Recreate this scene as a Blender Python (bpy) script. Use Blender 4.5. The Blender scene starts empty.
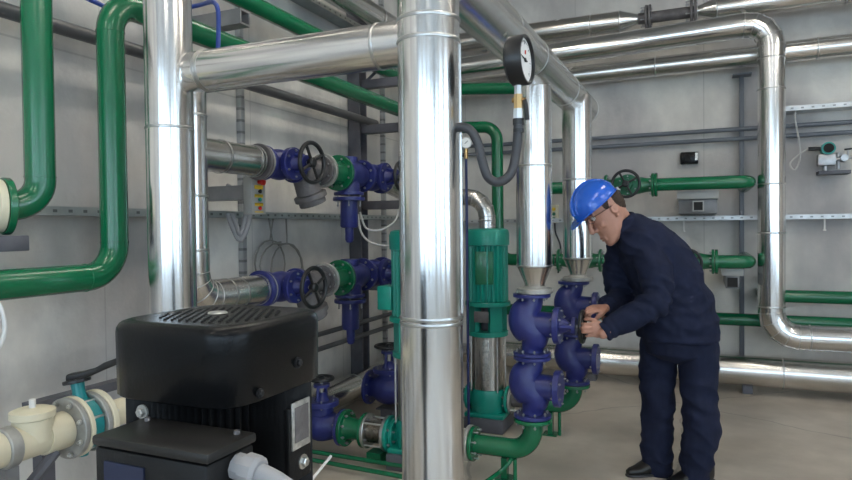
import bpy, bmesh, math, random
from mathutils import Vector as V, Matrix, noise
random.seed(4)
PI = math.pi
C = bpy.context.scene.collection
sc = bpy.context.scene
# ------------------------------------------------------------------ camera
F = 640.0
yaw, pit, rol = .41, .02, -.011
CAM = V((0, 0, 1.5))
fw = V((-math.sin(yaw)*math.cos(pit), math.cos(yaw)*math.cos(pit), -math.sin(pit)))
r0 = fw.cross(V((0, 0, 1))).normalized(); u0 = r0.cross(fw)
rt = math.cos(rol)*r0 + math.sin(rol)*u0
up = -math.sin(rol)*r0 + math.cos(rol)*u0
cam = bpy.data.cameras.new('camera'); cam.sensor_width = 36; cam.lens = F*36/852; cam.clip_start = .05
co = bpy.data.objects.new('camera', cam); C.objects.link(co)
m3 = Matrix((rt, up, -fw)).transposed().to_4x4(); m3.translation = CAM
co.matrix_world = m3; sc.camera = co
sc.view_settings.view_transform = 'Standard'; sc.view_settings.look = 'None'
sc.view_settings.gamma = 1; sc.view_settings.use_curve_mapping = False
sc.cycles.use_denoising = True
sc.cycles.max_bounces = 8; sc.cycles.glossy_bounces = 5; sc.cycles.diffuse_bounces = 4

def pt(px, py, X=None, Y=None, Z=None, D=None):
    """a measured photo point on a plane of the room (X, Y or Z) or at a distance D"""
    d = rt*((px-426)/F) - up*((py-240)/F) + fw
    if X is not None: return CAM + d*(X/d.x)
    if Y is not None: return CAM + d*(Y/d.y)
    if Z is not None: return CAM + d*((Z-1.5)/d.z)
    return CAM + d*D

# ------------------------------------------------------------------ materials
def mat(name, col, rough=.5, metal=0., bump=0., bscale=20., var=0., vscale=4., coat=0., rvar=0., spec=.5, stretch=None):
    m = bpy.data.materials.new(name); m.use_nodes = True
    nt = m.node_tree; b = nt.nodes['Principled BSDF']
    b.inputs['Base Color'].default_value = (*col, 1); b.inputs['Roughness'].default_value = rough
    b.inputs['Metallic'].default_value = metal; b.inputs['Coat Weight'].default_value = coat
    b.inputs['Coat Roughness'].default_value = .12; b.inputs['Specular IOR Level'].default_value = spec
    if bump or var or rvar:
        tc = nt.nodes.new('ShaderNodeTexCoord'); src = tc.outputs['Object']
        if stretch:
            mp = nt.nodes.new('ShaderNodeMapping'); mp.inputs['Scale'].default_value = stretch
            nt.links.new(src, mp.inputs[0]); src = mp.outputs[0]
    if var or rvar:
        n = nt.nodes.new('ShaderNodeTexNoise'); n.inputs['Scale'].default_value = vscale; n.inputs['Detail'].default_value = 6
        nt.links.new(src, n.inputs[0])
        if var:
            r = nt.nodes.new('ShaderNodeValToRGB')
            r.color_ramp.elements[0].position = .3; r.color_ramp.elements[1].position = .7
            r.color_ramp.elements[0].color = (*[c*(1-var) for c in col], 1)
            r.color_ramp.elements[1].color = (*[min(1, c*(1+var)) for c in col], 1)
            nt.links.new(n.outputs[0], r.inputs[0]); nt.links.new(r.outputs[0], b.inputs['Base Color'])
        if rvar:
            q = nt.nodes.new('ShaderNodeMapRange'); q.inputs[3].default_value = rough-rvar; q.inputs[4].default_value = rough+rvar
            nt.links.new(n.outputs[0], q.inputs[0]); nt.links.new(q.outputs[0], b.inputs['Roughness'])
    if bump:
        n2 = nt.nodes.new('ShaderNodeTexNoise'); n2.inputs['Scale'].default_value = bscale; n2.inputs['Detail'].default_value = 3
        nt.links.new(src, n2.inputs[0])
        bp = nt.nodes.new('ShaderNodeBump'); bp.inputs['Strength'].default_value = bump; bp.inputs['Distance'].default_value = .02
        nt.links.new(n2.outputs[0], bp.inputs['Height']); nt.links.new(bp.outputs[0], b.inputs['Normal'])
    return m

def concrete(name, c1, c2, c3, joints=True, rough=.8, axis=1, cracks=False):
    """cast concrete: cloudy blotches, darker water stains, shutter joints"""
    m = bpy.data.materials.new(name); m.use_nodes = True
    nt = m.node_tree; L = nt.links; N = nt.nodes.new; b = nt.nodes['Principled BSDF']
    tc = N('ShaderNodeTexCoord')
    n = N('ShaderNodeTexNoise'); n.inputs['Scale'].default_value = .9; n.inputs['Detail'].default_value = 8; n.inputs['Roughness'].default_value = .6
    L.new(tc.outputs['Object'], n.inputs[0])
    r = N('ShaderNodeValToRGB'); e = r.color_ramp.elements
    e[0].position = .40; e[0].color = (*c1, 1); e[1].position = .60; e[1].color = (*c2, 1)
    L.new(n.outputs[0], r.inputs[0])
    mp = N('ShaderNodeMapping'); mp.inputs['Scale'].default_value = (1.0, 1.0, .55) if joints else (1.1, 1.1, 1)
    L.new(tc.outputs['Object'], mp.inputs[0])
    n2 = N('ShaderNodeTexNoise'); n2.inputs['Scale'].default_value = 1.3; n2.inputs['Detail'].default_value = 7
    L.new(mp.outputs[0], n2.inputs[0])
    r2 = N('ShaderNodeValToRGB'); r2.color_ramp.elements[0].position = .44; r2.color_ramp.elements[1].position = .66
    r2.color_ramp.elements[0].color = (0, 0, 0, 1); r2.color_ramp.elements[1].color = (1, 1, 1, 1)
    L.new(n2.outputs[0], r2.inputs[0])
    mx = N('ShaderNodeMix'); mx.data_type = 'RGBA'
    sc_ = N('ShaderNodeMath'); sc_.operation = 'MULTIPLY'; sc_.inputs[1].default_value = .9
    L.new(r2.outputs[0], sc_.inputs[0]); L.new(sc_.outputs[0], mx.inputs[0])
    L.new(r.outputs[0], mx.inputs[6]); mx.inputs[7].default_value = (*c3, 1)
    out = mx.outputs[2]
    if joints:
        sep = N('ShaderNodeSeparateXYZ'); L.new(tc.outputs['Object'], sep.inputs[0])
        def line(sock, per, w):
            a = N('ShaderNodeMath'); a.operation = 'PINGPONG'; a.inputs[1].default_value = per/2; L.new(sock, a.inputs[0])
            c = N('ShaderNodeMath'); c.operation = 'LESS_THAN'; c.inputs[1].default_value = w; L.new(a.outputs[0], c.inputs[0]); return c.outputs[0]
        j1 = line(sep.outputs[axis], 1.22, .004); j2 = line(sep.outputs[2], 2.4, .005)
        mm = N('ShaderNodeMath'); mm.operation = 'MAXIMUM'; L.new(j1, mm.inputs[0]); L.new(j2, mm.inputs[1])
        ms = N('ShaderNodeMath'); ms.operation = 'MULTIPLY'; ms.inputs[1].default_value = .35; L.new(mm.outputs[0], ms.inputs[0])
        mj = N('ShaderNodeMix'); mj.data_type = 'RGBA'; L.new(ms.outputs[0], mj.inputs[0]); L.new(out, mj.inputs[6])
        mj.inputs[7].default_value = (*[c*.4 for c in c1], 1); out = mj.outputs[2]
    if cracks:
        nd = N('ShaderNodeTexNoise'); nd.inputs['Scale'].default_value = 3; nd.inputs['Detail'].default_value = 6; L.new(tc.outputs['Object'], nd.inputs[0])
        add = N('ShaderNodeMix'); add.data_type = 'VECTOR'; add.inputs[0].default_value = .16
        L.new(tc.outputs['Object'], add.inputs[4]); L.new(nd.outputs['Color'], add.inputs[5])
        vo = N('ShaderNodeTexVoronoi'); vo.feature = 'DISTANCE_TO_EDGE'; vo.inputs['Scale'].default_value = .62; L.new(add.outputs[1], vo.inputs[0])
        lt = N('ShaderNodeMath'); lt.operation = 'LESS_THAN'; lt.inputs[1].default_value = .0045; L.new(vo.outputs['Distance'], lt.inputs[0])
        m2 = N('ShaderNodeMath'); m2.operation = 'MULTIPLY'; m2.inputs[1].default_value = .45; L.new(lt.outputs[0], m2.inputs[0])
        mj = N('ShaderNodeMix'); mj.data_type = 'RGBA'; L.new(m2.outputs[0], mj.inputs[0]); L.new(out, mj.inputs[6])
        mj.inputs[7].default_value = (*[c*.35 for c in c1], 1); out = mj.outputs[2]
    L.new(out, b.inputs['Base Color'])
    q = N('ShaderNodeMapRange'); q.inputs[3].default_value = rough-.12; q.inputs[4].default_value = rough+.12
    L.new(n2.outputs[0], q.inputs[0]); L.new(q.outputs[0], b.inputs['Roughness'])
    nb = N('ShaderNodeTexNoise'); nb.inputs['Scale'].default_value = 28; nb.inputs['Detail'].default_value = 5; L.new(tc.outputs['Object'], nb.inputs[0])
    bp = N('ShaderNodeBump'); bp.inputs['Strength'].default_value = .25 if joints else .06; bp.inputs['Distance'].default_value = .01
    L.new(nb.outputs[0], bp.inputs['Height']); L.new(bp.outputs[0], b.inputs['Normal'])
    return m

def slotted(name, col, axis, rough=.4):
    """galvanised strip with a row of punched slots along one axis"""
    m = mat(name, col, rough, .6, var=.12, vscale=12)
    nt = m.node_tree; L = nt.links; N = nt.nodes.new; b = nt.nodes['Principled BSDF']
    tc = N('ShaderNodeTexCoord'); sep = N('ShaderNodeSeparateXYZ'); L.new(tc.outputs['Object'], sep.inputs[0])
    a = N('ShaderNodeMath'); a.operation = 'PINGPONG'; a.inputs[1].default_value = .04; L.new(sep.outputs[axis], a.inputs[0])
    c = N('ShaderNodeMath'); c.operation = 'LESS_THAN'; c.inputs[1].default_value = .011 if axis != 2 else .009; L.new(a.outputs[0], c.inputs[0])
    def band(k, lo, hi):
        g = N('ShaderNodeMath'); g.operation = 'COMPARE'; g.inputs[1].default_value = (lo+hi)/2; g.inputs[2].default_value = (hi-lo)/2
        L.new(sep.outputs[k], g.inputs[0]); return g.outputs[0]
    mm = N('ShaderNodeMath'); mm.operation = 'MULTIPLY'; L.new(c.outputs[0], mm.inputs[0])
    if axis == 2:
        mm.inputs[1].default_value = 1
    else:
        L.new(band(2, .014, .028), mm.inputs[1])
    old = b.inputs['Base Color'].links[0].from_socket
    mx = N('ShaderNodeMix'); mx.data_type = 'RGBA'; L.new(mm.outputs[0], mx.inputs[0]); L.new(old, mx.inputs[6]); mx.inputs[7].default_value = (*[c*(.4 if axis != 2 else .55) for c in col], 1)
    L.new(mx.outputs[2], b.inputs['Base Color'])
    return m

def emit(name, col, s):
    m = bpy.data.materials.new(name); m.use_nodes = True; b = m.node_tree.nodes['Principled BSDF']
    b.inputs['Emission Color'].default_value = (*col, 1); b.inputs['Emission Strength'].default_value = s
    b.inputs['Base Color'].default_value = (.8, .8, .8, 1)
    return m

M = dict(
    alu=mat('aluminium cladding', (.73, .725, .715), .19, 1., bump=.10, bscale=2.2, rvar=.05, vscale=5),
    alu2=mat('worn aluminium cladding', (.66, .64, .61), .25, 1., bump=.12, bscale=3.2, rvar=.06, vscale=6),
    seam=mat('cladding seam', (.52, .52, .51), .3, 1.),
    green=mat('green pipe paint', (.0015, .128, .05), .26, coat=.25, bump=.015, bscale=40),
    dgreen=mat('deep green paint', (.004, .125, .05), .3, coat=.2),
    teal=mat('teal pump paint', (.004, .25, .185), .34, bump=.04, bscale=60, coat=.1),
    blue=mat('blue valve paint', (.019, .025, .145), .36, bump=.1, bscale=45, var=.15, vscale=9),
    black=mat('black plastic', (.012, .012, .013), .35),
    motor=mat('black motor enamel', (.005, .0053, .006), .27, bump=.03, bscale=160, spec=.2),
    motor2=mat('black cast iron', (.006, .006, .0065), .5, bump=.08, bscale=60, spec=.3),
    iron=mat('dark grey cast iron', (.13, .12, .12), .55, .2, bump=.25, bscale=40, var=.35, vscale=11),
    steel=mat('zinc plated steel', (.55, .55, .54), .35, 1., var=.12, vscale=20),
    gsteel=mat('grey galvanised steel', (.42, .43, .44), .45, 1., var=.2, vscale=14),
    stainless=mat('brushed stainless', (.5, .47, .43), .28, 1., stretch=(40, 40, 1), rvar=.05, vscale=6),
    dsteel=mat('dark primed steel', (.10, .10, .115), .55, .1, var=.25, vscale=8),
    tube=mat('grey square tube steel', (.20, .20, .205), .5, .2, var=.2, vscale=8),
    dpipe=mat('dark grey pipe paint', (.085, .085, .09), .38, coat=.1, var=.15, vscale=6),
    gpipe=mat('blue grey pipe paint', (.13, .145, .17), .45),
    cream=mat('cream plastic pipe', (.66, .60, .44), .42, var=.05, vscale=9),
    grey=mat('grey flange metal', (.36, .355, .33), .5, .45, var=.2, vscale=20, bump=.1, bscale=60),
    bsteel=mat('bolt steel', (.68, .68, .66), .3, 1.),
    bolt=mat('dull bolt steel', (.36, .36, .37), .45, .9),
    tealv=mat('blue teal valve enamel', (.004, .20, .21), .35),
    bluecable=mat('blue cable', (.03, .07, .33), .4),
    capillary=mat('dark blue capillary tube', (.010, .017, .09), .4),
    lid=mat('worn lit black lid', (.02, .019, .018), .35, var=.3, vscale=16, spec=.3),  # wear plus the lit top, both painted in as a lighter black
    coil=mat('grey brown cable', (.22, .21, .19), .55),
    white=mat('white plastic', (.72, .71, .68), .45), gland=mat('pale grey gland plastic', (.30, .295, .30), .5),
    cable=mat('pale grey cable', (.5, .49, .47), .5),
    hose=mat('grey conduit', (.30, .30, .31), .45),
    rubber=mat('black rubber hose', (.045, .045, .05), .45, bump=.1, bscale=120),
    brass=mat('brass', (.50, .32, .14), .3, 1.),
    dial=mat('white dial', (.82, .82, .80), .35),
    red=mat('red plastic', (.62, .015, .01), .3),
    yellow=mat('yellow label', (.75, .5, .03), .5),
    box=mat('light grey enclosure', (.36, .36, .34), .5),
    tealclock=mat('teal transmitter enamel', (.01, .30, .25), .35),
    plate=mat('nameplate metal', (.5, .49, .46), .42, .7, var=.35, vscale=60),
    deepblue=mat('blue nameplate', (.012, .018, .05), .4),
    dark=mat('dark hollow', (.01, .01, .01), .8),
    navy=mat('navy work cloth', (.0105, .0145, .037), .85, bump=.25, bscale=220, var=.15, vscale=20, spec=.25),
    navy2=mat('navy trouser cloth', (.0098, .0135, .035), .85, bump=.25, bscale=220, var=.15, vscale=20, spec=.25),
    helmet=mat('blue helmet plastic', (.008, .115, .62), .22, coat=.4),
    skin=mat('skin', (.43, .215, .15), .45, bump=.05, bscale=150, var=.07, vscale=14),
    hair=mat('brown hair', (.042, .024, .014), .7, bump=.5, bscale=160),
    lip=mat('lip', (.33, .12, .09), .45),
    eye=mat('eye', (.42, .40, .38), .25), iris=mat('iris', (.03, .025, .02), .2),  # eye white dimmed in colour for the shade of the unbuilt lenses
    shoe=mat('black shoe leather', (.011, .010, .010), .35),
    trayx=slotted('slotted tray along the back', (.55, .56, .56), 0), trayy=slotted('slotted tray along the side', (.36, .39, .38), 1),
    strut=slotted('slotted strut', (.42, .43, .44), 2),
    red_ink=mat('red ink', (.6, .05, .03), .5), ink=mat('black ink', (.02, .02, .02), .5),
)

# ------------------------------------------------------------------ mesh helpers
def basis(a):
    a = V(a).normalized(); t = V((0, 0, 1)) if abs(a.z) < .9 else V((1, 0, 0))
    x = t.cross(a).normalized(); return x, a.cross(x), a

def fillet(pts, br, steps):
    out = [V(pts[0])]
    for i in range(1, len(pts)-1):
        p0, p, p2 = V(pts[i-1]), V(pts[i]), V(pts[i+1])
        a, b = (p0-p).normalized(), (p2-p).normalized()
        ang = a.angle(b)
        if ang > PI-.02: out.append(p); continue
        t = min(br/math.tan(ang/2), (p0-p).length*.49 if i > 1 else (p0-p).length*.98, (p2-p).length*.49 if i < len(pts)-2 else (p2-p).length*.98)
        r = t*math.tan(ang/2)
        c = p + (a+b).normalized()*(r/math.sin(ang/2))
        s, e = p+a*t-c, p+b*t-c
        th = s.angle(e); ax = s.cross(e).normalized()
        for k in range(steps+1): out.append(c + Matrix.Rotation(th*k/steps, 3, ax) @ s)
    out.append(V(pts[-1])); return out

def cyl_t(v, d, c, a, R):
    """distance from v along d to the cylinder (c, a, R)"""
    a = V(a).normalized(); w = v-V(c); w = w-a*w.dot(a); e = d-a*d.dot(a)
    A, B, Cq = e.dot(e), 2*w.dot(e), w.dot(w)-R*R
    q = B*B-4*A*Cq
    return (-B-math.sqrt(max(q, 0)))/(2*A)

class MB:
    def __init__(s): s.b = bmesh.new()
    def ring(s, pts): return [s.b.verts.new(p) for p in pts]
    def bridge(s, r1, r2):
        n = len(r1)
        for i in range(n):
            try: s.b.faces.new((r1[i], r1[(i+1) % n], r2[(i+1) % n], r2[i]))
            except ValueError: pass
    def cap(s, r, flip=False):
        if len(r) >= 3: s.b.faces.new(r[::-1] if flip else r)
    def tube(s, pts, r, seg=24, br=None, steps=8, caps=True, fit0=None, fit1=None, ell=None):
        P = fillet(pts, br, steps) if br else [V(p) for p in pts]
        n = len(P); T = []
        for i in range(n):
            t = (P[min(i+1, n-1)]-P[i]).normalized() + (P[i]-P[max(i-1, 0)]).normalized(); T.append(t.normalized())
        x, y, _ = basis(T[0]); rings = []
        for i in range(n):
            if i:
                q = T[i-1].rotation_difference(T[i]); x = q @ x
            y = T[i].cross(x)
            rr = r[i] if isinstance(r, (list, tuple)) else r
            ring = [P[i] + x*(rr*math.cos(2*PI*k/seg)) + y*(rr*math.sin(2*PI*k/seg)) for k in range(seg)]
            if i == 0 and fit0: d = -T[0]; ring = [p-d*.0 + d*cyl_t(p, d, *fit0) for p in ring]
            if i == n-1 and fit1: d = T[-1]; ring = [p + d*cyl_t(p, d, *fit1) for p in ring]
            rings.append(s.ring(ring))
        for i in range(n-1): s.bridge(rings[i], rings[i+1])
        if caps: s.cap(rings[0], True); s.cap(rings[-1])
        return P
    def lathe(s, prof, o, a, seg=32, closed=False):
        x, y, a = basis(a); o = V(o); rings = []
        for t, r in prof:
            rings.append(s.ring([o+a*t+x*(max(r, 1e-4)*math.cos(2*PI*k/seg))+y*(max(r, 1e-4)*math.sin(2*PI*k/seg)) for k in range(seg)]))
        for i in range(len(rings)-1): s.bridge(rings[i], rings[i+1])
        if closed: s.bridge(rings[-1], rings[0])
        else: s.cap(rings[0], True); s.cap(rings[-1])
    def cyl(s, p, q, r, seg=24):
        p, q = V(p), V(q); s.lathe([(0, r), ((q-p).length, r)], p, q-p, seg)
    def disc(s, o, a, R, t, hole=0, seg=32, ch=.0):
        """washer centred on o, thickness t along a"""
        c = ch or min(t*.15, .003)
        if hole: s.lathe([(-t/2, hole), (-t/2, R-c), (-t/2+c, R), (t/2-c, R), (t/2, R-c), (t/2, hole)], o, a, seg, True)
        else: s.lathe([(-t/2, R-c), (-t/2+c, R), (t/2-c, R), (t/2, R-c)], o, a, seg)
    def torus(s, o, a, R, r, seg=36, ss=10):
        prof = [(r*math.sin(2*PI*k/ss), R+r*math.cos(2*PI*k/ss)) for k in range(ss)]
        s.lathe(prof, o, a, seg, True)
    def box(s, c, size, rot=None, bev=0):
        c = V(c); h = V(size)/2; rot = rot or Matrix.Identity(3)
        b2 = bmesh.new(); bmesh.ops.create_cube(b2, size=1)
        for v in b2.verts: v.co = V((v.co.x*size[0], v.co.y*size[1], v.co.z*size[2]))
        if bev: bmesh.ops.bevel(b2, geom=b2.edges[:], offset=bev, segments=2, affect='EDGES', profile=.5)
        mp = {v: s.b.verts.new(c + rot @ v.co) for v in b2.verts}
        for f in b2.faces: s.b.faces.new([mp[v] for v in f.verts])
        b2.free()
    def prism(s, poly, o, ex, ey, depth):
        """2-D outline poly in the frame (o, ex, ey) extruded along depth"""
        o, ex, ey, dv = V(o), V(ex), V(ey), V(depth)
        r1 = s.ring([o+ex*a+ey*b for a, b in poly]); r2 = s.ring([v.co+dv for v in r1])
        s.bridge(r1, r2); s.cap(r1, True); s.cap(r2)
    def ball(s, c, rad, rot=None, seg=20, rings=12):
        c = V(c); rad = V(rad) if not isinstance(rad, (int, float)) else V((rad,)*3); rot = rot or Matrix.Identity(3)
        R = []
        for i in range(1, rings):
            th = PI*i/rings
            R.append(s.ring([c+rot @ V((rad.x*math.sin(th)*math.cos(2*PI*k/seg), rad.y*math.sin(th)*math.sin(2*PI*k/seg), rad.z*math.cos(th))) for k in range(seg)]))
        for i in range(len(R)-1): s.bridge(R[i+1], R[i])
        t = s.b.verts.new(c+rot @ V((0, 0, rad.z))); bt = s.b.verts.new(c-rot @ V((0, 0, rad.z)))
        for k in range(seg):
            s.b.faces.new((R[0][k], R[0][(k+1) % seg], t)); s.b.faces.new((R[-1][(k+1) % seg], R[-1][k], bt))
    def loft(s, secs):
        """secs: (centre, u, v) half-axis vectors, with optional exponent"""
        rings = []
        for sec in secs:
            c, u, v = sec[:3]; e = sec[3] if len(sec) > 3 else 2.; n = 28; pts = []
            for k in range(n):
                t = 2*PI*k/n; a, b = math.cos(t), math.sin(t)
                pts.append(V(c)+V(u)*(math.copysign(abs(a)**(2/e), a))+V(v)*(math.copysign(abs(b)**(2/e), b)))
            rings.append(s.ring(pts))
        for i in range(len(rings)-1): s.bridge(rings[i], rings[i+1])
        s.cap(rings[0], True); s.cap(rings[-1])
    def mesh(s, name, off, sharp=35):
        bmesh.ops.recalc_face_normals(s.b, faces=s.b.faces[:])
        me = bpy.data.meshes.new(name)
        for v in s.b.verts: v.co -= off
        s.b.to_mesh(me); s.b.free()
        me.shade_smooth(); me.set_sharp_from_angle(angle=math.radians(sharp))
        return me

ROOT = {}
def thing(name, label, cat, loc=(0, 0, 0), group=None):
    o = bpy.data.objects.new(name, None); C.objects.link(o); o.location = loc; o.empty_display_size = .05
    o['label'] = label; o['category'] = cat
    if group: o['group'] = group
    ROOT[o] = V(loc); return o
def part(name, mb, m, parent, label=None, sharp=35):
    off = ROOT[parent]
    o = bpy.data.objects.new(name, mb.mesh(name, off, sharp)); o.data.materials.append(m); C.objects.link(o)
    o.parent = parent; ROOT[o] = off
    if label: o['label'] = label
    return o
def solo(name, mb, m, label, cat, group=None, sharp=35):
    vs = [v.co for v in mb.b.verts]
    lo = [min(v[i] for v in vs) for i in range(3)]; hi = [max(v[i] for v in vs) for i in range(3)]
    off = V(((lo[0]+hi[0])/2, (lo[1]+hi[1])/2, lo[2]))
    o = bpy.data.objects.new(name, mb.mesh(name, off, sharp)); o.data.materials.append(m); C.objects.link(o); o.location = off
    o['label'] = label; o['category'] = cat; ROOT[o] = off
    if group: o['group'] = group
    return o
def struct(name, mb, m, parent=None):
    o = bpy.data.objects.new(name, mb.mesh(name, V((0, 0, 0)))); o.data.materials.append(m); C.objects.link(o)
    if parent: o.parent = parent
    else: o['kind'] = 'structure'
    ROOT[o] = V((0, 0, 0)); return o

BOLT = {}
def bolts(parent, o, a, R, n, L, rb=.008, ph=0., m=None):
    """n bolts round a flange; each bolt (head, shank, nut) is an object of its own"""
    key = (round(rb, 4), round(L, 3))
    if key not in BOLT:
        b = MB()
        for s in (-1, 1):
            z0 = s*L/2; b.lathe([(0, rb), (rb*.9, rb), (rb*1.05, rb*.8)], (0, 0, z0), (0, 0, s), 6)
            b.lathe([(0, rb*.55), (rb*1.6, rb*.5)], (0, 0, z0), (0, 0, s), 8)
        b.cyl((0, 0, -L/2), (0, 0, L/2), rb*.55, 8)
        BOLT[key] = b.mesh('bolt', V((0, 0, 0))); BOLT[key].materials.append(m or M['bolt'])
    x, y, a = basis(a); rot = Matrix((x, y, a)).transposed().to_4x4()
    for k in range(n):
        t = 2*PI*(k+.5)/n+ph
        ob = bpy.data.objects.new('bolt', BOLT[key]); C.objects.link(ob); ob.parent = parent
        mm = rot.copy(); mm.translation = V(o)+(x*math.cos(t)+y*math.sin(t))*R-ROOT[parent]
        ob.matrix_basis = mm
        ROOT[ob] = ROOT[parent]

def flange(parent, o, a, R, t, m, n=8, hole=0, rb=.008, name='flange', L=None, label=None):
    b = MB(); b.disc(o, a, R, t, hole); f = part(name, b, m, parent, label)
    if n: bolts(f, o, a, R*.8, n, L or t, rb)
    return f
def wheel(parent, o, a, R, r=.009, m=None, spokes=4, name='handwheel', dish=.0):
    b = MB(); x, y, a = basis(a); o = V(o)
    b.torus(o, a, R, r, 36, 10); b.lathe([(-.018, R*.22), (-.01, R*.26), (.012, R*.26), (.02, R*.16)], o-a*dish, a, 20)
    for k in range(spokes):
        t = 2*PI*k/spokes+.5; d = x*math.cos(t)+y*math.sin(t)
        b.tube([o-a*dish+d*R*.2, o-a*dish*.6+d*R*.6, o+d*R], r*.72, 8)
    return part(name, b, m or M['black'], parent)
def gores(parent, P, r, m=None):
    # bright lap rings where the straight sheets of a clad elbow meet
    n = len(P)
    for i in range(1, n-1):
        a, c = (P[i]-P[i-1]).normalized(), (P[i+1]-P[i]).normalized()
        if a.angle(c) > .05: b = MB(); b.torus(P[i], a+c, r+.0003, .0022, 40, 6); part('elbow_seam', b, m or M['seam'], parent)
def bands(parent, p, q, r, ts, w=.006, h=.0025, m=None):
    p, q = V(p), V(q); d = (q-p).normalized()
    for t in ts:
        b = MB(); b.lathe([(-w, r-.001), (-w, r+h*.5), (-w*.4, r+h), (w*.4, r+h), (w, r+h*.5), (w, r-.001)], p+d*t, d, 40, True)
        part('seam_band', b, m or M['seam'], parent)
# ------------------------------------------------------------------ the room
XL, YB, ZC, YF, XR = -2.93, 6.75, 4.3, -4.6, 5.2
c_wall = dict(c1=(.56, .54, .505), c2=(.78, .755, .70), c3=(.36, .345, .345))
m_wl = concrete('concrete of the side wall', (.55, .53, .50), (.80, .775, .72), (.30, .295, .31), axis=1); m_wb = concrete('concrete of the back wall', axis=0, **c_wall)
m_fl = concrete('floor concrete', (.42, .365, .30), (.57, .51, .435), (.34, .295, .245), joints=False, rough=.36, cracks=True)
m_cl = concrete('ceiling concrete', (.42, .41, .39), (.52, .51, .49), (.36, .35, .34), joints=False)
b = MB(); b.box(((XL+XR)/2, (YF+YB)/2, -.1), (XR-XL+.4, YB-YF+.4, .2)); struct('floor', b, m_fl)
b = MB(); b.box(((XL+XR)/2, (YF+YB)/2, ZC+.1), (XR-XL+.4, YB-YF+.4, .2)); struct('ceiling', b, m_cl)
b = MB(); b.box((XL-.1, (YF+YB)/2, ZC/2), (.2, YB-YF, ZC)); struct('wall_left', b, m_wl)
b = MB(); b.box(((XL+XR)/2, YB+.1, ZC/2), (XR-XL+.4, .2, ZC)); struct('wall_back', b, m_wb)
def holed(name, lo, hi, wins, z0, z1, place, m):
    b = MB(); xs = [lo]+[v for w in wins for v in w]+[hi]
    def seg(a, c, za, zb): p, s = place(a, c, za, zb); b.box(p, s)
    seg(lo, hi, 0, z0); seg(lo, hi, z1, ZC)
    for k in range(0, len(xs), 2): seg(xs[k], xs[k+1], z0, z1)
    return struct(name, b, m)
fwin = [(-2.5, -1.1), (-.6, .8), (1.3, 2.7), (3.2, 4.6)]; rwin = [(-3.6, -2.2), (-1.2, .2), (1.2, 2.6)]
m_day = emit('bright window panes', (.60, .80, 1.0), 5.2); m_frame = mat('white window frame', (.7, .7, .7), .4)
holed('wall_front', XL, XR, fwin, 1.0, 3.5, lambda a, c, za, zb: (((a+c)/2, YF-.1, (za+zb)/2), (c-a, .2, zb-za)), m_wb)
holed('wall_right', YF, YB, rwin, 1.0, 3.5, lambda a, c, za, zb: ((XR+.1, (a+c)/2, (za+zb)/2), (.2, c-a, zb-za)), m_wl)
k = 0
for a, c in fwin:
    k += 1; b = MB()
    for x in (a+.03, (a+c)/2, c-.03): b.box((x, YF-.08, 2.25), (.06, .06, 2.5))
    for z in (1.03, 2.6, 3.47): b.box(((a+c)/2, YF-.08, z), (c-a, .06, .06))
    f = struct('window_%d' % k, b, m_frame); b = MB(); b.box(((a+c)/2, YF-.14, 2.25), (c-a, .02, 2.5)); struct('pane', b, m_day, f)
for a, c in rwin:
    k += 1; b = MB()
    for y in (a+.03, (a+c)/2, c-.03): b.box((XR+.08, y, 2.25), (.06, .06, 2.5))
    for z in (1.03, 2.6, 3.47): b.box((XR+.08, (a+c)/2, z), (.06, c-a, .06))
    f = struct('window_%d' % k, b, m_frame); b = MB(); b.box((XR+.14, (a+c)/2, 2.25), (.02, c-a, 2.5)); struct('pane', b, m_day, f)
m_lamp = emit('added lamp tube', (1.0, .93, .82), 33.0)
for n_, (x, y) in enumerate([(-1.6, 1.2), (-1.6, 3.6), (-1.6, -1.6), (.9, 1.2), (.9, 3.8), (.9, -1.6), (3.2, 1.2), (3.2, 3.8)]):  # unseen ceiling lamps, added to light the room
    t = thing('added_ceiling_lamp', 'unseen fluorescent ceiling lamp added to light the machine room', 'lamp', (x, y, ZC-.1), 'added ceiling lamps')
    b = MB(); b.box((x, y, ZC-.045), (.22, 1.5, .08)); part('housing', b, m_frame, t)
    for s in (-.06, .06):
        b = MB(); b.cyl((x+s, y-.72, ZC-.105), (x+s, y+.72, ZC-.105), .018, 12); part('tube', b, m_lamp, t)
w = bpy.data.worlds.new('world'); sc.world = w; w.use_nodes = True
w.node_tree.nodes['Background'].inputs[0].default_value = (.75, .85, 1, 1); w.node_tree.nodes['Background'].inputs[1].default_value = .6

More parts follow.
